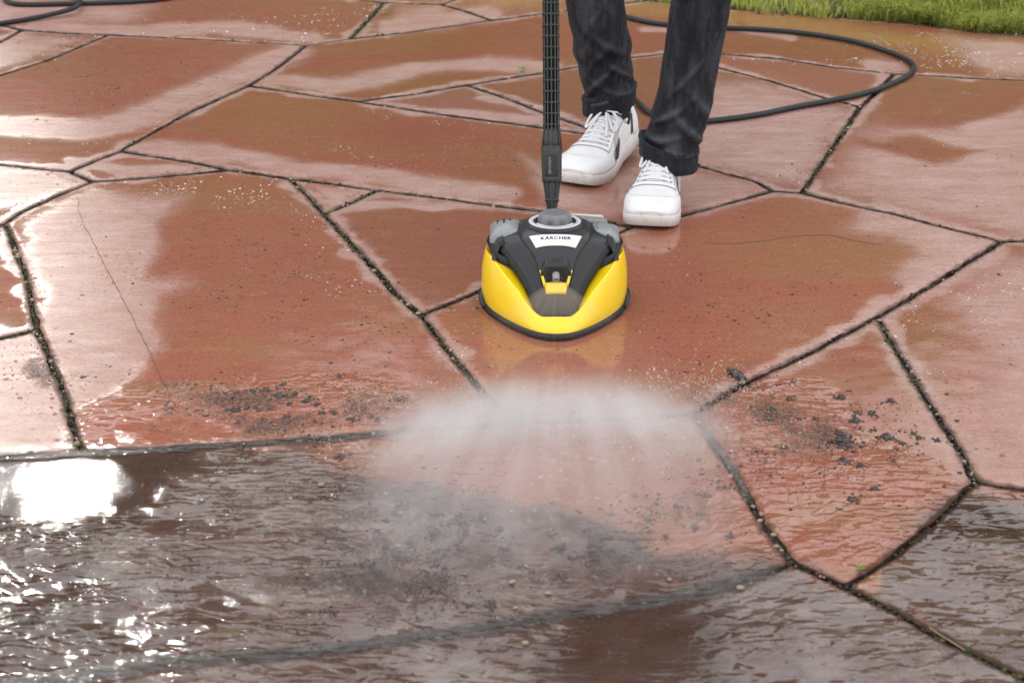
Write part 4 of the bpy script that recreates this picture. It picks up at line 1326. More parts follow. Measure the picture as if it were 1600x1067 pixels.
    c = B(s.S(.372, .5 * math.pi, .010)); m.add([c + Vector((x * .006, y * .005, z * .004)) for x, y, z in [(1, 0, 0), (-1, 0, 0), (0, 1, 0), (0, -1, 0), (0, 0, 1), (0, 0, -1)]], [(0, 2, 4), (2, 1, 4), (1, 3, 4), (3, 0, 4), (2, 0, 5), (1, 2, 5), (3, 1, 5), (0, 3, 5)])
    m.build("laces", LACE, sh)
    return s

toeR, toeL = G(1020, 361), G(899, 294)
fR, fL = Vector((-.040, -.30, 0)), Vector((-.125, -.27, 0))
AR = toeR - fR.normalized() * LEN * SC * .70          # ankle points on the ground
AL = toeL - fL.normalized() * LEN * SC * .74
# body: one skin grown over a skeleton
def skin_mesh(name, pts, edges, material, parent=None, sub=2, root=0):
    me = bpy.data.meshes.new(name)
    me.from_pydata([p[0] for p in pts], edges, [])
    o = bpy.data.objects.new(name, me); C.objects.link(o)
    o.modifiers.new("skin", 'SKIN')
    for i, p in enumerate(pts):
        r = p[1]; r = r if isinstance(r, tuple) else (r, r)
        me.skin_vertices[0].data[i].radius = r
    me.skin_vertices[0].data[root].use_root = True
    sm = o.modifiers.new("sub", 'SUBSURF'); sm.levels = sub; sm.render_levels = sub
    bpy.context.view_layer.update()
    m2 = bpy.data.meshes.new_from_object(o.evaluated_get(bpy.context.evaluated_depsgraph_get()))
    bpy.data.objects.remove(o)
    m2.name = name
    return link(name, m2, material, parent)
kR, kL = PY(1095, 2, AR.y - .02), PY(930, 2, AL.y - .03)
sR_, sL_ = PY(1066, 130, AR.y - .02), PY(947, 96, AL.y - .01)
kR2, kL2 = kR + Vector((.010, .02, .07)), kL + Vector((.005, .03, .07))
PEL = Vector(((kR.x + kL.x) / 2 + .01, (kR.y + kL.y) / 2 + .16, .93))
hR, hL = PEL + Vector((.085, 0, -.05)), PEL + Vector((-.085, 0, -.05))
gA, gB = W0 + wdir * 1.02, W0 + wdir * .80
CHE = PEL + Vector((-.03, -.06, .40)); NEK = CHE + Vector((-.01, -.02, .17)); HED = NEK + Vector((0, -.05, .15))
sR, sL = CHE + Vector((.17, .0, .08)), CHE + Vector((-.17, .0, .08))
eR, eL = sR + Vector((.04, -.06, -.27)), sL + Vector((-.05, -.04, -.28))
wR, wL = gA + Vector((.06, .05, .02)), gB + Vector((-.03, .07, .02))
up = lambda p, z: Vector((p.x, p.y, z))
pts = [(PEL, (.12, .09)), (PEL + Vector((0, 0, .2)), (.115, .085)), (CHE, (.14, .10)), (NEK, .05), (NEK + Vector((0, -.02, .05)), .05), (HED, (.075, .095)), (HED + Vector((0, -.0, .08)), (.06, .075)),
       (hR, .085), (kR2, .055), (sR_, .044), (up(AR, .10), .034), (hL, .085), (kL2, .055), (sL_, .044), (up(AL, .12), .034),
       (sR, .055), (eR, .040), (wR, .027), (sL, .055), (eL, .040), (wL, .027),
       (wR + (gA - wR) * .8, .028), (wL + (gB - wL) * .8, .028)]
edges = [(0, 1), (1, 2), (2, 3), (3, 4), (4, 5), (5, 6), (0, 7), (7, 8), (8, 9), (9, 10), (0, 11), (11, 12), (12, 13), (13, 14), (2, 15), (15, 16), (16, 17), (2, 18), (18, 19), (19, 20), (17, 21), (20, 22)]
person = skin_mesh("person", pts, edges, SKIN)
tag(person, "person in dark turned-up jeans and white sneakers standing behind the surface cleaner", "person")
jp = [(PEL, (.15, .115)), (PEL + Vector((0, 0, .2)), (.15, .115)), (CHE, (.175, .125)), (NEK, .065), (sR, .075), (eR, .058), (wR, .042), (sL, .075), (eL, .058), (wL, .042)]
skin_mesh("jacket", jp, [(0, 1), (1, 2), (2, 3), (2, 4), (4, 5), (5, 6), (2, 7), (7, 8), (8, 9)], JACKET, person)
m = MB(); m.lathe([(.001, .115), (.05, .105), (.080, .07), (.092, .02), (.088, -.03)], 20, Matrix.Translation(HED + Vector((0, .02, .04)))); m.build("hair", HAIR, person)
m = MB()
for hx, (g_, w_) in enumerate(((gA, wR), (gB, wL))):   # fingers closed round the wand
    for k in range(4):
        c = g_ + wdir * (.030 - .020 * k); o_ = (w_ - g_).normalized(); q_ = wdir.cross(o_).normalized()
        m = MB(); m.tube(catmull([c + o_ * .030 + q_ * .005, c + o_ * .022 + q_ * .022, c + q_ * .030, c - o_ * .024 + q_ * .016, c - o_ * .026 - q_ * .006][:5 if k < 3 else 4], 4), .0085, 8); m.build("finger", SKIN, person)
    m = MB(); m.tube(catmull([g_ + wdir * .03 + o_ * .034, g_ + wdir * .045 + o_ * .015 - q_ * .022, g_ + wdir * .035 - o_ * .018 - q_ * .020], 4), .0095, 8); m.build("thumb", SKIN, person)


def leg(rows, seed, hip, creases):
    """rows: (left u, right u, v centre, distance, tilt) of the trouser outline seen from the camera, bottom first"""
    cen, rad, til = [], [], []
    for (u0, u1, v, y, tl) in rows:
        a, b = PY(u0, v, y), PY(u1, v, y)
        cen.append((a + b) / 2); rad.append((b - a).length / 2); til.append(tl)
    top = len(cen)
    cen += [cen[-1].lerp(hip, .35), cen[-1].lerp(hip, .75), hip + Vector((0, 0, .06))]; rad += [.080, .100, .110]; til += [0, 0, 0]
    per = 24
    cs = catmull(cen, per)
    idx = np.linspace(0, len(cen) - 1, len(cs))
    rs = np.interp(idx, range(len(cen)), rad); ti = np.interp(idx, range(len(cen)), til)
    N = 96
    V, F, fade_hilite = [], [], []
    L = 0
    for i, c in enumerate(cs):
        if i: L += (c - cs[i - 1]).length
        for k in range(N):
            a = 2 * math.pi * k / N
            amp = math.exp(-L / .10)
            fold = .0065 * amp * math.sin(L * 95 + 1.6 * math.sin(a + seed) + 1.1 * math.sin(2 * a + seed * 2))
            fold += .0052 * math.exp(-((L - .13) / .05) ** 2) * math.sin(L * 60 + 2.2 * math.sin(a * 1 + seed * 3))
            fold += .0075 * math.exp(-((L - .42) / .06) ** 2) * math.sin(L * 85 + 1.5 * math.cos(a + seed))
            fold += .0040 * (mnoise.noise(Vector((math.cos(a) * 2.2, math.sin(a) * 2.2, L * 9 + seed * 7)))) + .0022 * mnoise.noise(Vector((math.cos(a) * 6, math.sin(a) * 6, L * 26 + seed)))
            rg = lambda q, sx: (1 - abs(mnoise.noise(q)) * 2.2) * sx
            crz = .0036 * math.exp(-((L - .07) / .11) ** 2) * rg(Vector((math.cos(a) * 1.2 + seed, math.sin(a) * 1.2, L * 16 + math.sin(a + seed) * 1.1)), 1) + .0018 * rg(Vector((math.cos(a) * 1.1, math.sin(a) * 1.1 + seed, L * 7 + math.sin(a * 1 + seed) * .8)), .8 if L > .16 else .3)
            fold += crz
            fold *= .55
            for (l0, a0, sl, cu_, w_, wa, am) in creases:
                da = (a - R(a0) + math.pi) % (2 * math.pi) - math.pi
                q_ = (L - (l0 + sl * da + cu_ * da * da)) / w_
                fold += am * math.exp(-(da / wa) ** 2) * (math.exp(-q_ * q_) - .6 * math.exp(-(q_ + 1.7) ** 2))
            r = rs[i] + fold
            z = c.z + ti[i] * math.cos(a) * rs[i]
            V.append(Vector((c.x + math.cos(a) * r, c.y + math.sin(a) * r * 1.08, z)))
            front = max(0, -math.sin(a + .1)) ** 3 * math.exp(-((math.cos(a) + .05) / .45) ** 2)
            fade_hilite.append(min(1, .95 * front * (0.55 + .45 * math.sin(L * 9 + seed)) * (.6 + .8 * mnoise.noise(Vector((L * 14, a * 3, seed)))) + max(0, fold - .001) * 95 * (.8 if L < .30 else .3)))  # wear down the front, plus highlights painted on the fold ridges
    n = len(cs)
    for i in range(n - 1):
        for k in range(N): F.append((i * N + k, i * N + (k + 1) % N, (i + 1) * N + (k + 1) % N, (i + 1) * N + k))
    # seams: stitched cord down both sides
    seams = []
    for a in (R(-28), R(-152)):
        k = int((a % (2 * math.pi)) / (2 * math.pi) * N)
        ctr = lambda i: cs[i]
        seams.append([V[i * N + k] + (V[i * N + k] - ctr(i)).normalized() * .0008 for i in range(2, n)])
    return V, F, fade_hilite, seams, (cs[0], rs[0], ti[0], cs[per // 2])

yR, yL = AR.y, AL.y
rowsR = [(1004, 1086, 240, yR - .005, -.28), (1014, 1094, 208, yR - .01, -.24), (1021, 1107, 178, yR - .015, -.12), (1031, 1119, 122, yR - .02, 0), (1040, 1131, 62, yR - .02, 0), (1048, 1142, 4, yR - .02, 0), (1056, 1152, -50, yR, 0)]
rowsL = [(916, 987, 156, yL, .30), (913, 989, 132, yL, .22), (904, 988, 104, yL - .01, .06), (894, 984, 60, yL - .02, 0), (888, 979, 30, yL - .03, 0), (884, 975, 2, yL - .03, 0), (878, 972, -50, yL - .01, 0)]
VR, FR, fdR, smR, cfR = leg(rowsR, 1.3, hR, [(.045, 245, .020, .020, .009, .9, .0085), (.075, 292, -.040, .015, .009, .8, .0085), (.105, 238, .055, .01, .010, .8, .0075), (.135, 300, -.06, .0, .011, .7, .0065), (.020, 300, .01, .02, .008, .8, .0060), (.19, 255, .09, .0, .012, .6, .0045), (.40, 262, .05, .02, .011, .8, .0060), (.435, 285, -.05, .02, .010, .8, .0055), (.28, 300, .15, 0, .010, .5, .0030)])
VL, FL, fdL, smL, cfL = leg(rowsL, 4.1, hL, [(.030, 285, -.03, .02, .009, .9, .0085), (.060, 245, .05, .015, .009, .8, .0090), (.090, 295, -.06, .01, .010, .8, .0080), (.115, 250, .07, .0, .010, .7, .0060), (.15, 285, -.05, .02, .012, .8, .0060), (.22, 262, .08, .0, .012, .6, .0040), (.36, 270, -.05, .02, .011, .8, .0050), (.012, 250, .01, .02, .008, .8, .0060)])
mb = MB(); mb.add(VR, FR); mb.add(VL, FL)
ring = [(.150, -.06), (.172, -.0), (.172, .08), (.165, .14), (.150, .15)]
M_ = Matrix.Translation(PEL) @ Matrix.Diagonal((1, .74, 1, 1))
nb = len(mb.V); mb.lathe(ring, 40, M_)
me = bpy.data.meshes.new("jeans")
me.from_pydata([tuple(v) for v in mb.V], [], mb.F); me.update()
at_ = me.attributes.new("fade_hilite", 'FLOAT', 'POINT'); at_.data.foreach_set("value", np.array(fdR + fdL + [0] * (len(mb.V) - nb), dtype=np.float32))
jeans = link("jeans", me, DENIM, person)
bm = bmesh.new(); bm.from_mesh(me); bmesh.ops.recalc_face_normals(bm, faces=bm.faces); bm.to_mesh(me); bm.free()
# stitches: short raised dashes along each seam
for s_ in smR + smL:
    P = s_; m = MB()
    for i in range(len(P) - 1):
        d = P[i + 1] - P[i]; n_ = max(1, int(d.length / .006))
        for q in range(n_):
            a = P[i] + d * (q / n_); m.tube([a, a + d * (.55 / n_)], .0008, 5)
    m.build("stitch_line", THREAD, jeans)
def cuff(cf, seed, hgt):
    c, r, tl, _ = cf
    N = 72; V, F = [], []
    prof = [(-.004, -.45), (.003, -.5), (.0075, -.40), (.0082, -.1), (.0085, .25), (.0098, .38), (.0105, .46), (.0090, .53), (.0045, .52), (.000, .40), (-.004, .2)]
    for i, (o, h) in enumerate(prof):
        for k in range(N):
            a = 2 * math.pi * k / N
            w = .0022 * mnoise.noise(Vector((math.cos(a) * 2.5, math.sin(a) * 2.5, seed))) + .0016 * mnoise.noise(Vector((math.cos(a) * 7, math.sin(a) * 7, seed + h * 3)))
            if .3 < h < .56: w += .0007 * math.sin(a * 46 + h * 9)      # roped edge
            rr_ = r + o + w
            V.append(Vector((c.x + math.cos(a) * rr_, c.y + math.sin(a) * rr_ * 1.08, c.z + tl * math.cos(a) * r * 1.0 + h * hgt + .004 * math.sin(a * 2 + seed))))
    for i in range(len(prof) - 1):
        for k in range(N): F.append((i * N + k, i * N + (k + 1) % N, (i + 1) * N + (k + 1) % N, (i + 1) * N + k))
    cu = mesh_obj("cuff", V, F, DENIM_IN, jeans)
    m = MB()                              # slanting stitches of the roped hem
    for k in range(58):
        a0, a1 = 2 * math.pi * k / 58, 2 * math.pi * (k + .5) / 58
        q = []
        for a, h, o in ((a0, .36, .0104), (a1, .53, .0088)):
            rr_ = r + o + .0022 * mnoise.noise(Vector((math.cos(a) * 2.5, math.sin(a) * 2.5, seed)))
            q.append(Vector((c.x + math.cos(a) * rr_, c.y + math.sin(a) * rr_ * 1.08, c.z + tl * math.cos(a) * r + h * hgt + .004 * math.sin(a * 2 + seed))))
        m.tube([q[0], q[0].lerp(q[1], .5) + Vector((math.cos(a0), math.sin(a0), 0)) * .0006, q[1]], .0007, 5)
    m.build("hem_stitching", THREAD, cu)
    return cu
cuff(cfR, 2.0, .050); cuff(cfL, 6.0, .046)
shoe(person, toeR, fR, 0.0, 1, "white sneaker planted flat, nearer the camera", .0022)
shoe(person, toeL, fL, R(9), 1, "white sneaker with its heel lifting off the slab", .0022)
# ------------------------------------------------------------------ pressure hoses
HOSE = speckled("dark grey hose rubber", (0.012, 0.014, 0.015), (0.018, 0.021, 0.022), 60, 0.45, 0.0004, .3)
def hose(pts, label):
    P = catmull(pts, 14)
    m = MB(); m.tube(P, .0072, 14)
    return tag(m.build("pressure_hose", HOSE), label, "hose", "lengths of black pressure hose on the paving")
Z = .0080
hp = [G(700, -112, Z), G(880, -70, Z), G(925, -12, Z), G(948, 14, Z)] + [G(u, v, Z) for u, v in ((985, 28), (1020, 36), (1060, 40), (1140, 44), (1200, 47), (1262, 53), (1330, 64), (1380, 78), (1412, 91), (1427, 103), (1423, 115), (1400, 128), (1358, 144), (1300, 157), (1245, 167), (1180, 180), (1110, 189), (1075, 190), (1045, 186), (1018, 177), (1001, 165))]
hp += [PY(985, 146, 5.05), PY(968, 115, 4.98), PY(948, 70, 4.92), PY(934, 20, 4.88), PY(926, -60, 4.84), W0 + wdir * 1.25 + Vector((.05, .35, 0)), W0 + wdir * 1.22]
hose(hp, "long loop of black pressure hose curving over the slabs behind the legs")
hl_ = [G(-150, 52, Z), G(-50, 43, Z), G(0, 37, Z), G(56, 28, Z + .001), G(104, 17, Z + .008), G(122, 9, Z + .014), G(124, 0, Z + .010), G(100, -13, Z), G(50, -14, Z), G(14, -8, Z), G(8, 0, Z), G(22, 6, Z), G(47, 7.5, Z), G(94, 6.5, Z), G(156, 5, Z), G(219, 2, Z), G(270, -4, Z), G(380, -24, Z), G(560, -90, Z)]
hose(hl_, "coil of black pressure hose at the far left corner of the paving")

# ------------------------------------------------------------------ lawn
LE_ = [G(*NODES[k]) for k in ('LL', 'LA', 'LB', 'LC', 'LD', 'LE', 'LF', 'LG', 'LH', 'LI', 'LR')]
TURF = speckled("turf soil", (0.050, 0.038, 0.020), (0.11, 0.10, 0.035), 30, 0.9, 0.008)
V, F = [], []
nrow = 24
lx = np.array([p.x for p in LE_]); ly = np.array([p.y for p in LE_])
XS = np.linspace(lx[0], lx[-1], 220)
YE = np.interp(XS, lx, ly) if lx[0] < lx[-1] else np.interp(XS[::-1], lx[::-1], ly[::-1])[::-1]
for j in range(nrow):
    d = 0.0 if j == 0 else (.012 * 1.45 ** j if j < 12 else .012 * 1.45 ** 12 + (j - 12) * .35)
    for x, y in zip(XS, YE):
        z = -.03 if j == 0 else -.006 + .030 * float(sstep(0, .16, d)) + .010 * mnoise.noise(Vector((x * 9, (y + d) * 9, 0))) + min(d, .25) * .05
        V.append((x, y + d + .012 + .030 * mnoise.noise(Vector((x * 11, 3, 0))), z))
n = len(XS)
for j in range(nrow - 1):
    for i in range(n - 1): F.append((j * n + i, j * n + i + 1, (j + 1) * n + i + 1, (j + 1) * n + i))
tag(mesh_obj("lawn", V, F, TURF), "lawn bordering the far edge of the paving", "lawn", kind="structure")

GRASS = mat("grass blade", (0.08, 0.15, 0.02), 0.55)
_t = NT(GRASS); a_ = _t.attr("shade")
c_ = _t.mix(_t.ramp(a_, 0, .75), (0.34, 0.40, 0.08), (0.66, 0.66, 0.22)); c_ = _t.mix(_t.ramp(a_, .78, .95), c_, (0.48, 0.40, 0.17))
_t.put(_t.b.inputs["Base Color"], c_)
tr = _t.new("BsdfTranslucent"); _t.put(tr.inputs[0], _t.mix(.5, c_, (0.36, 0.48, 0.04)))
ms = _t.new("MixShader"); ms.inputs[0].default_value = .5
_t.l.new(_t.b.outputs[0], ms.inputs[1]); _t.l.new(tr.outputs[0], ms.inputs[2]); _t.l.new(ms.outputs[0], _t.n["Material Output"].inputs[0])
def grass(nb):
    r = np.random.default_rng(5)
    x = np.where(r.random(nb) < .72, r.uniform(1.0, 2.35, nb), r.uniform(-1.2, 3.6, nb))
    d = np.where(r.random(nb) < .7, r.exponential(.13, nb), r.uniform(0, 1.5, nb))
    # tufts
    tx = fbm(x * 11, d * 11, 61, 3)
    keep = r.random(nb) < .35 + 1.1 * (tx - .25)
    x, d = x[keep], d[keep]; n = len(x)
    y = np.interp(x, lx, ly) + d + .012 + .09 * (fbm(x * 9, x * 0, 8, 3) - .55)
    h = r.uniform(.025, .105, n) * (.6 + .8 * fbm(x * 7, d * 7, 71, 3)) * np.clip(.6 + d * 3, .6, 1.15)
    w = r.uniform(.0011, .0024, n)
    a = r.uniform(0, 2 * np.pi, n); ln = r.uniform(.25, 1.1, n) * h
    bend = a; dx, dy = np.cos(bend) * ln, np.sin(bend) * ln - .55 * h * (d < .07)
    pa = a + np.pi / 2
    px, py = np.cos(pa) * w, np.sin(pa) * w
    z0 = -.010 + .030 * sstep(0, .16, d) + np.minimum(d, .25) * .05
    b0 = np.stack([x - px, y - py, z0], 1); b1 = np.stack([x + px, y + py, z0], 1)
    m0 = np.stack([x - px * .8 + dx * .35, y - py * .8 + dy * .35, z0 + h * .62], 1); m1 = np.stack([x + px * .8 + dx * .35, y + py * .8 + dy * .35, z0 + h * .62], 1)
    tp = np.stack([x + dx, y + dy, z0 + h * (1 - .35 * (ln / h - .25))], 1)
    V = np.stack([b0, b1, m0, m1, tp], 1).reshape(-1, 3)
    i = np.arange(n)[:, None] * 5
    F = np.concatenate([i + np.array([[0, 1, 3]]), i + np.array([[0, 3, 2]]), i + np.array([[2, 3, 4]])], 0)
    me = fast_mesh("grass", V, F)
    at = me.attributes.new("shade", 'FLOAT', 'POINT')
    sh = np.clip(r.random(n) * .8 + .35 * (fbm(x * 9, d * 9, 91, 3) - .4) + .6 * (r.random(n) < .14), 0, 1)
    at.data.foreach_set("value", np.repeat(sh, 5).astype(np.float32))
    tag(link("grass", me, GRASS), "bright green tufted grass along the far edge of the paving", "grass", kind="stuff")
grass(90000)
def edge_soil(n):
    r = np.random.default_rng(9); x = r.uniform(.6, 2.6, n)
    y = np.interp(x, lx, ly) + r.normal(.010, .016, n) * (1 + 1.2 * fbm(x * 7, x * 0, 5, 2))
    o = lumps("edge_soil", np.column_stack([x, y, r.uniform(-.004, .003, n)]), .0015 + .005 * r.random(n) ** 2.5, CRUMB, .6, 1, .4, 10)
    tag(o, "dark soil crumbs spilling from under the lawn onto the paving", "soil crumbs", kind="stuff")
    x = r.uniform(.8, 2.5, 26); y = np.interp(x, lx, ly) + r.normal(.0, .014, 26)
    o = lumps("edge_gravel", np.column_stack([x, y, x * 0 + .002]), .002 + .004 * r.random(26) ** 2, PEBBLE, .6, 2, .12, 11)
    tag(o, "pale pebbles lying along the edge of the lawn", "gravel", kind="stuff")
edge_soil(1400)

# ------------------------------------------------------------------ trees far behind (seen only as reflections in the wet stone)
LEAF = speckled("far foliage", (0.030, 0.045, 0.012), (0.06, 0.075, 0.022), .8, 0.8, 0.1)
def wood():
    r = np.random.default_rng(21)
    VV, FF, o = [], [], 0
    v0, f0 = ico(3)
    for k in range(34):
        az = R(-48 + 96 * k / 33 + r.uniform(-1, 1)); dist = r.uniform(23, 30)
        deg = math.degrees(az)
        el = 22.3 + 2.0 * math.sin(deg * .31 + 1) + r.uniform(-1.5, 1.5)
        if -12.4 < deg < -8.5: el = 31.0
        if deg < -19: el = 28.0
        if -19 <= deg < -12.4: el = 20
        if deg > 3: el -= 1
        H = (dist - 2.5) * math.tan(R(el)); cx, cy = math.sin(az) * dist, math.cos(az) * dist
        for q in range(5):
            rad = H * r.uniform(.20, .30) if q else H * .3
            wd = min(rad, 1.9)
            c = np.array([cx + r.uniform(-1, 1) * 1.1, cy + r.uniform(-1, 1), H * (.28 + .155 * q)])
            nn = 1 + .30 * (np.array([mnoise.noise(Vector(tuple(p * 2.3 + k + q))) for p in v0]))
            VV.append(v0 * nn[:, None] * np.array([wd, wd, rad]) * .82 + c); FF.append(f0 + o); o += len(v0)
            m_ = 150
            u = r.normal(size=(m_, 3)); u /= np.linalg.norm(u, axis=1)[:, None]
            ctr = c + u * np.array([wd, wd, rad]) * r.uniform(.75, 1.12, (m_, 1))
            e1 = r.normal(size=(m_, 3)); e1 *= (r.uniform(.15, .4, (m_, 1)) / np.linalg.norm(e1, axis=1)[:, None]); e2 = r.normal(size=(m_, 3)) * .18
            q4 = np.stack([ctr - e1, ctr + e2, ctr + e1], 1).reshape(-1, 3)
            VV.append(q4); FF.append(np.arange(m_ * 3).reshape(-1, 3) + o); o += m_ * 3
    tag(link("wood", fast_mesh("wood", np.vstack(VV), np.vstack(FF)), LEAF), "distant belt of trees beyond the lawn", "trees", kind="stuff")
wood()

# ------------------------------------------------------------------ mud clods, grit, pebbles, twig, weeds, cracks
MUD = speckled("wet black mud", (0.018, 0.015, 0.013), (0.055, 0.043, 0.036), 160, 0.30, 0.0025, .6)
def clod(u, v, rpx, flat, seed):
    rpx *= .55; flat *= .8
    c = G(u, v); s = rpx * ((Vector((0, 0, CAM_H)) - c).length / FPX)
    rr = random.Random(seed)
    VV, FF, o_ = [], [], 0
    lobes = [(0, 0, 1.0)] + [(rr.gauss(0, 1.1), rr.gauss(0, 1.0), rr.uniform(.16, .5)) for _ in range(13)]
    for li, (lx_, ly_, ls) in enumerate(lobes):
        v0, f0 = ico(3 if li == 0 else 2)
        k = np.array([.70 + .45 * mnoise.noise(Vector(tuple(p * 1.3 + seed * 3.1 + li))) + .35 * mnoise.noise(Vector(tuple(p * 3.6 + seed + li))) + .2 * mnoise.noise(Vector(tuple(p * 8.0 + seed))) for p in v0])
        q = v0 * k[:, None] * np.array([s * 1.35 * ls, s * rr.uniform(1.1, 1.6) * ls, s * flat * ls ** .7]) + np.array([lx_ * s * 1.2, ly_ * s * 1.5, 0])
        VV.append(q); FF.append(f0 + o_); o_ += len(v0)
    q = np.vstack(VV); q[:, 2] = np.maximum(q[:, 2], -.003)
    me = fast_mesh("mud_clod", q, np.vstack(FF))
    o = link("mud_clod", me, MUD); o.location = (c.x, c.y, s * flat * .15)
    return o
CL = {"mud clods strewn on the slab at the left of the spray": ("lump of wet black mud on the slab left of the spray", [(529, 588, 7, 1.1), (370, 614, 8, .7), (395, 611, 9, .7), (415, 609, 9, .8), (435, 619, 14, .6), (461, 615, 9, .8), (480, 626, 12, .9), (495, 632, 8, .7), (452, 631, 9, .6), (447, 652, 9, .6), (368, 642, 15, .6), (385, 638, 10, .7), (372, 661, 9, .5), (308, 642, 9, .4), (502, 645, 8, .6), (522, 645, 9, .6), (622, 626, 11, 1.0), (440, 602, 9, .6), (605, 640, 8, .6), (578, 652, 9, .5), (548, 655, 10, .5), (424, 640, 6, .6), (340, 622, 6, .5), (130, 590, 9, .4), (565, 640, 7, .6), (410, 655, 6, .6), (592, 655, 8, .5)]),
      "mud clods strewn on the slab at the right of the spray": ("lump of wet black mud on the slab right of the spray", [(1233, 624, 8, .9), (1314, 621, 9, 1.0), (1338, 644, 8, .3), (1393, 627, 9, .8), (1361, 646, 10, .9), (1338, 656, 12, .6), (1316, 688, 21, .55), (1325, 696, 12, .7), (1384, 683, 12, .7), (1427, 677, 7, .9), (1437, 685, 7, .8), (1465, 688, 7, 1.0), (1395, 720, 6, .8), (1366, 763, 9, .7), (1332, 780, 13, .6), (1328, 611, 4, .8), (1250, 655, 8, .5), (1238, 597, 7, .5), (1201, 655, 9, .5), (1206, 640, 7, .5), (1275, 655, 7, .4), (1320, 720, 12, .5), (1345, 728, 9, .5), (1410, 692, 7, .6), (1225, 700, 9, .4)]),
      "mud clods washed across the flooded slab in front": ("lump of wet black mud in the water of the flooded front slab", [(678, 834, 11, .8), (706, 817, 10, .8), (716, 806, 8, .7), (570, 883, 14, .7), (586, 892, 8, .7), (603, 856, 10, .6), (628, 874, 11, .5), (681, 883, 10, .8), (664, 892, 8, .5), (781, 828, 9, .7), (772, 838, 8, .6), (790, 858, 10, .6), (862, 837, 10, .8), (875, 856, 12, .8), (892, 872, 9, .7), (931, 852, 11, .8), (928, 868, 11, .8), (975, 875, 10, .7), (731, 947, 8, .8), (766, 940, 6, .6), (687, 925, 8, .8), (850, 972, 7, .7), (978, 1034, 6, .7), (48, 970, 10, .9), (532, 713, 11, .8), (375, 700, 9, .6), (1012, 812, 9, .6), (1060, 792, 9, .6), (1105, 774, 11, .6), (1128, 762, 9, .6), (1085, 824, 10, .6), (1040, 838, 9, .6), (990, 842, 9, .7), (1000, 856, 8, .6), (720, 846, 8, .6), (700, 860, 8, .5), (512, 878, 6, .5), (812, 886, 8, .6), (905, 800, 6, .6), (948, 838, 8, .6), (1140, 838, 9, .4), (1110, 860, 8, .4), (640, 846, 5, .6)])}
_r = random.Random(12)
_front = CL["mud clods washed across the flooded slab in front"][1]
for _ in range(38):                    # more lumps carried outwards by the water
    a_, d_ = _r.uniform(-1.15, 1.15), _r.uniform(150, 330)
    u_, v_ = 860 + math.sin(a_) * d_ * 1.9, 640 + math.cos(a_) * d_ * .95
    if 300 < u_ < 1180 and 770 < v_ < 1040: _front.append((u_, v_, _r.uniform(5, 11), _r.uniform(.5, .9)))
sd = 1
for grp, (lab, L) in CL.items():
    for (u, v, r_, fl) in L:
        tag(clod(u, v, r_, fl, sd), lab, "mud clod", grp); sd += 1
# fine grit
def grit(n):
    r = np.random.default_rng(33)
    x = r.uniform(-1.2, 1.3, n * 8); y = r.uniform(2.2, 4.6, n * 8)
    u, v = to_px(np.column_stack([x, y, 0 * x]))
    w = gauss(u, v, GRIT) ** 1.3 * sstep(.46, .68, fbm(x * 15, y * 8, 15, 5)) * 1.5 + .012 + .12 * gauss(u, v, PITS) * (r.random(len(x)) < .3)
    w = w * (seg_dist(np.column_stack([x, y]), EA, EB) > .012)
    k = r.random(len(x)) < w
    x, y = x[k][:n], y[k][:n]
    s = r.uniform(.0006, .0017, len(x)) * (1 + 1.2 * (r.random(len(x)) < .10))
    o = lumps("mud_grit", np.column_stack([x, y, s * .2]), s, MUD, .6, 1, .35, 34)
    tag(o, "fine black mud grit scattered over the wet slabs", "grit", kind="stuff")
grit(15000)
for (u, v, s_) in ((821, 1004, .0055), (806, 949, .0045), (800, 909, .006), (1312, 792, .006), (480, 898, .004), (856, 926, .004), (502, 757, .0045), (1046, 905, .0045), (170, 712, .004), (1157, 918, .005), (672, 1028, .004), (333, 750, .005), (1400, 443, .005), (1406, 446, .004)):
    o = lumps("pebble", [(0, 0, 0)], [s_], PEBBLE, .6, 2, .12, int(u)); o.location = G(u, v, s_ * .4)
    tag(o, "small pale yellow pebble lying loose on a wet slab", "pebble", "loose pale pebbles on the wet slabs")
m = MB(); m.tube(catmull([G(1139, 577, .006), G(1148, 582, .009), (G(1157, 588, .008)), G(1163, 594, .005)], 5), [.004] + [.0066] * 4 + [.0078] * 4 + [.0072] * 3 + [.0066] * 3 + [.004], 9)
tw = m.build("twig", MUD)
for vtx in tw.data.vertices: vtx.co += Vector((mnoise.noise(vtx.co * 300), mnoise.noise(vtx.co * 300 + Vector((9, 0, 0))), mnoise.noise(vtx.co * 300 + Vector((0, 9, 0))))) * .0022
tag(tw, "short muddy twig lying across the slab edge right of the spray", "twig")
m = MB(); m.tube(catmull([G(1452, 979, .012), G(1470, 992, .010), G(1490, 1004, .012), G(1508, 1016, .008)], 6), .0008, 6)
tag(m.build("straw", mat("dry straw", (0.26, 0.20, 0.11), 0.6)), "dry pale straw lying along the joint at the lower right", "straw")
WEED = mat("weed leaf", (0.12, 0.24, 0.03), 0.5)
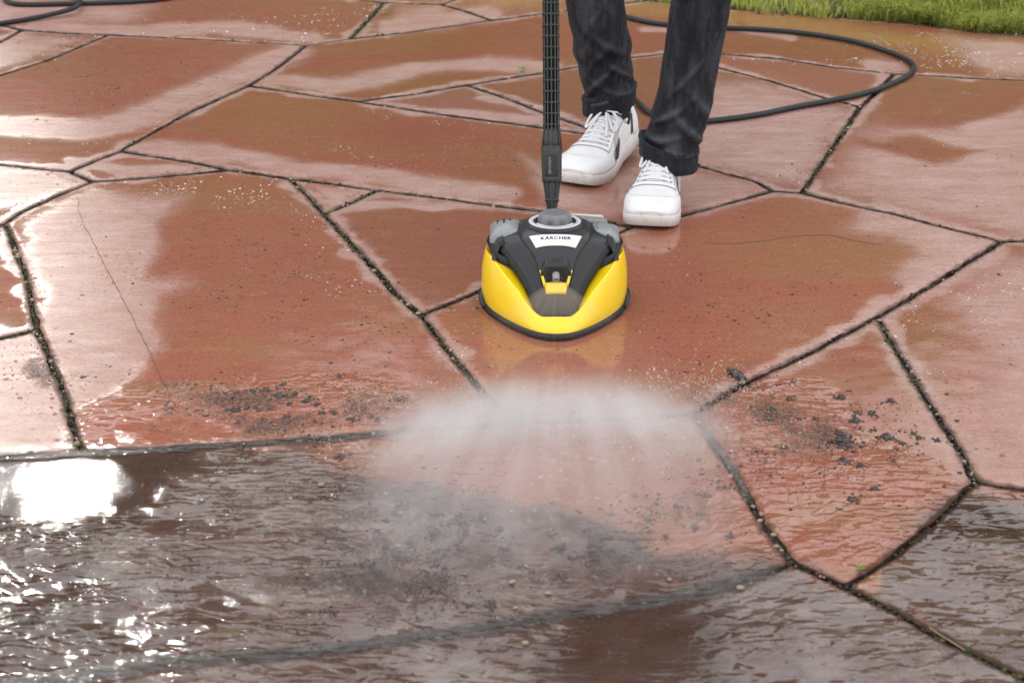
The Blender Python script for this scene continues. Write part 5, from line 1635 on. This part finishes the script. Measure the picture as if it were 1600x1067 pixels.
def weed(u, v, n, size, label):
    b = G(u, v, -.006); e = empty("weed", b); tag(e, label, "weed", "small weeds sprouting in the paving joints")
    st = MB(); r = random.Random(int(u))
    for k in range(n):
        a = k * 2.4 + r.random(); l = size * r.uniform(.6, 1.1); h = size * r.uniform(.7, 1.5)
        p0, p1, p2 = Vector((0, 0, 0)), Vector((math.cos(a) * l * .4, math.sin(a) * l * .4, h * .7)), Vector((math.cos(a) * l, math.sin(a) * l, h))
        st.tube([p0, p1 * .7, p1], .0006, 5)
        lf = MB(); sdv = Vector((-math.sin(a), math.cos(a), 0)) * size * .34
        lf.add([p1, p1.lerp(p2, .45) + sdv + Vector((0, 0, .001)), p2 + Vector((0, 0, -.002)), p1.lerp(p2, .45) - sdv + Vector((0, 0, .001)), p1.lerp(p2, .5) + Vector((0, 0, -.001))], [(0, 1, 4), (1, 2, 4), (2, 3, 4), (3, 0, 4)])
        lf.build("leaf", WEED, e)
    st.build("stem", WEED, e)
weed(1342, 893, 5, .010, "bright green weed sprouting at the joint corner at the lower right")
weed(816, 117, 7, .018, "tiny green weed in the joint left of the wand")
weed(1336, 205, 3, .010, "tiny green weed in the joint right of the hose loop")
weed(602, 26, 5, .014, "tuft of green weed in the joint at the top, left of the wand")
CRACK = mat("dark red crack line", (0.15, 0.055, 0.035), 0.7)  # dark red of the thin ribbon that draws the crack
def crack(pts, w):
    P = catmull([G(u, v, .0) for u, v in pts], 16); V, F = [], []
    for i, p in enumerate(P):
        t = (P[min(i + 1, len(P) - 1)] - P[max(i - 1, 0)]).normalized(); q = Vector((-t.y, t.x, 0))
        p = p + q * .004 * mnoise.noise(p * 25); ww = w * (.6 + .6 * abs(mnoise.noise(p * 60)))
        V += [p - q * ww + Vector((0, 0, -.001)), p + Vector((0, 0, .0022)), p + q * ww + Vector((0, 0, -.001))]
    for i in range(len(P) - 1):
        for k in range(2): F.append((i * 3 + k, i * 3 + k + 1, i * 3 + k + 4, i * 3 + k + 3))
    mesh_obj("crack", V, F, CRACK, pavement)
crack([(122, 308), (126, 339), (157, 402), (190, 465), (228, 540), (250, 588), (275, 638)], .0005)
crack([(1100, 381), (1160, 381), (1240, 371), (1290, 368), (1330, 376), (1380, 384)], .0005)

# ------------------------------------------------------------------ water drops on the slabs
WATER = mat("water drop", (1, 1, 1), 0.02, Transmission_Weight=1.0, IOR=1.33)
def drops(n):
    r = np.random.default_rng(44)
    x = r.uniform(-1.7, 1.9, n * 8); y = r.uniform(2.2, 6.0, n * 8)
    u, v = to_px(np.column_stack([x, y, 0 * x]))
    w = .22 + .9 * gauss(u, v, [((300, 400), 190, 130), ((560, 560), 220, 80), ((1280, 660), 160, 90), ((200, 110), 240, 60), ((1550, 640), 80, 90), ((640, 230), 200, 50), ((280, 300), 150, 30), ((1450, 80), 120, 30), ((120, 600), 120, 80)])
    w *= sstep(.30, .60, fbm(x * 16, y * 12, 25, 3))
    w *= (seg_dist(np.column_stack([x, y]), EA, EB) > .013) * (v < 715) * (u > -30) * (u < 1630)
    k = r.random(len(x)) < w
    x, y = x[k][:n], y[k][:n]
    s = r.uniform(.0008, .0021, len(x)) * (1 + 1.3 * (r.random(len(x)) < .1))
    o = lumps("water_drops", np.column_stack([x, y, s * .1]), s, WATER, .5, 2, .06, 45)
    tag(o, "water drops beaded over the wet red slabs", "water drops", kind="stuff")
drops(9000)

# ------------------------------------------------------------------ spray: jets leaving the nozzle and the mist where they strike
NOZ = CC + Vector((0, -.128, .100))
iL, iR = G(596, 652), G(1106, 632)
def volume_material(name, build):
    m = bpy.data.materials.new(name); m.use_nodes = True
    m.node_tree.nodes.clear()
    t = NT(m); t.b = None
    out = t.new("OutputMaterial"); v = t.new("VolumePrincipled")
    v.inputs["Color"].default_value = (1.0, 1.0, 1.0, 1); v.inputs["Anisotropy"].default_value = .55
    t.put(v.inputs["Density"], build(t)); t.l.new(v.outputs[0], out.inputs["Volume"])
    return m
def sep(t, vec):
    n = t.new("SeparateXYZ"); t.l.new(vec, n.inputs[0]); return n.outputs
def mist_density(t):
    p = t.pos(); o = sep(t, p)
    # distance in front of the line where the jets strike, height, and place across
    slope = (iR.y - iL.y) / (iR.x - iL.x); x0 = (iL.x + iR.x) / 2; half = (iR.x - iL.x) / 2
    dx = t.math('SUBTRACT', o[0], x0)
    lump = t.noise(t.mapping(p, (1, 1, 1)), 13, 6, .70)
    line = t.math('ADD', t.math('MULTIPLY', dx, slope), (iL.y + iR.y) / 2)
    d = t.math('SUBTRACT', line, o[1])
    d = t.math('ADD', d, t.math('MULTIPLY', t.math('POWER', t.math('DIVIDE', dx, half), 2.0), -.12))
    d = t.math('ADD', d, t.math('MULTIPLY', t.math('SUBTRACT', lump, .5), .20))
    # radial streaks seen from the nozzle
    ang = t.math('DIVIDE', t.math('SUBTRACT', o[0], NOZ.x), t.math('SUBTRACT', NOZ.y + .12, o[1]))
    cv = t.new("CombineXYZ"); t.put(cv.inputs[0], t.math('MULTIPLY', ang, 16.0)); t.put(cv.inputs[1], t.math('MULTIPLY', o[1], 1.3)); t.put(cv.inputs[2], t.math('MULTIPLY', o[2], 6.0))
    streak = t.ramp(t.noise(cv.outputs[0], 1.0, 4, .6), .36, .66, .62, 1.08)
    ridge = t.math('MULTIPLY', t.ramp(d, -.13, .02, 0, 1), t.ramp(d, .02, .18, 1, .24))
    tail = t.ramp(d, .16, .72, 1, 0)
    hz = t.math('ADD', .014, t.math('MULTIPLY', t.ramp(d, -.08, .10, 0, 1), .010))
    fall = t.math('POWER', 2.718, t.math('MULTIPLY', t.math('DIVIDE', o[2], hz), -1.0))
    side = t.ramp(t.math('ABSOLUTE', t.math('ADD', dx, t.math('MULTIPLY', t.math('SUBTRACT', lump, .5), .30))), half * .50, half * 1.25, 1, 0)
    topf = t.ramp(o[2], .06, .10, 1, 0)
    e = t.math('MULTIPLY', t.math('MULTIPLY', ridge, tail), t.math('MULTIPLY', fall, side))
    e = t.math('MULTIPLY', e, t.math('MULTIPLY', streak, topf))
    return t.math('MULTIPLY', e, 96.0)
b0_, b1_ = G(470, 920), G(1230, 560)
m = MB(); m.box(((b0_.x + b1_.x) / 2, (b0_.y + b1_.y) / 2, .055), (b1_.x - b0_.x + .05, b1_.y - b0_.y, .100))
mist = m.build("spray_mist", volume_material("spray mist", mist_density), None, False)
tag(mist, "white mist of spray bursting up where the jets strike the slabs", "spray", kind="stuff")
def fan_density(t):
    p = t.pos(); o = sep(t, p)
    dy = t.math('SUBTRACT', NOZ.y + .004, o[1])
    ang = t.math('DIVIDE', t.math('SUBTRACT', o[0], NOZ.x), t.math('MAXIMUM', dy, .004))
    cv = t.new("CombineXYZ"); t.put(cv.inputs[0], t.math('MULTIPLY', ang, 22.0)); t.put(cv.inputs[1], t.math('MULTIPLY', dy, 2.0))
    streak = t.ramp(t.noise(cv.outputs[0], 1.6, 3, .6), .35, .66, .6, 1.15)
    edge = t.ramp(t.math('ABSOLUTE', ang), .62, .98, 1, 0)
    near = t.ramp(dy, 0.0, .16, 26.0, 1.6)
    return t.math('MULTIPLY', t.math('MULTIPLY', streak, edge), near)
m = MB(); q = (iL + iR) / 2; hw = .33
m.prism([(NOZ.x - .004, NOZ.y, NOZ.z - .004), (NOZ.x + .004, NOZ.y, NOZ.z - .004), (q.x + hw, q.y, .010), (q.x - hw, q.y, .010)],
        [(NOZ.x - .004, NOZ.y, NOZ.z + .003), (NOZ.x + .004, NOZ.y, NOZ.z + .003), (q.x + hw, q.y - .01, .032), (q.x - hw, q.y - .01, .032)])
fan = m.build("spray_fan", volume_material("jet spray", fan_density), None, False)
tag(fan, "thin fan of water jets leaving the nozzle at the front of the cleaner", "spray", kind="stuff")

def splash(n):
    r = np.random.default_rng(77)
    a = r.uniform(-1, 1, n * 3); d = r.exponential(.16, n * 3) - .03
    sl = (iR.y - iL.y) / (iR.x - iL.x)
    x = (iL.x + iR.x) / 2 + a * (iR.x - iL.x) * .62 * (1 + d * .6); y = (iL.y + iR.y) / 2 + (x - (iL.x + iR.x) / 2) * sl - d - .10 * np.abs(a) ** 2 * -1
    k = (d < .75); x, y, d = x[k][:n], y[k][:n], d[k][:n]
    z = .002 + r.exponential(.016, len(x)) * np.exp(-np.abs(d) * 1.2)
    s = r.uniform(.0006, .0014, len(x)) * (1 + 1.0 * (r.random(len(x)) < .08))
    tag(lumps("splash_drops", np.column_stack([x, y, z]), s, WATER, 1.3, 2, .05, 78), "flying drops of water splashing out of the spray mist", "water drops", kind="stuff")
splash(5200)
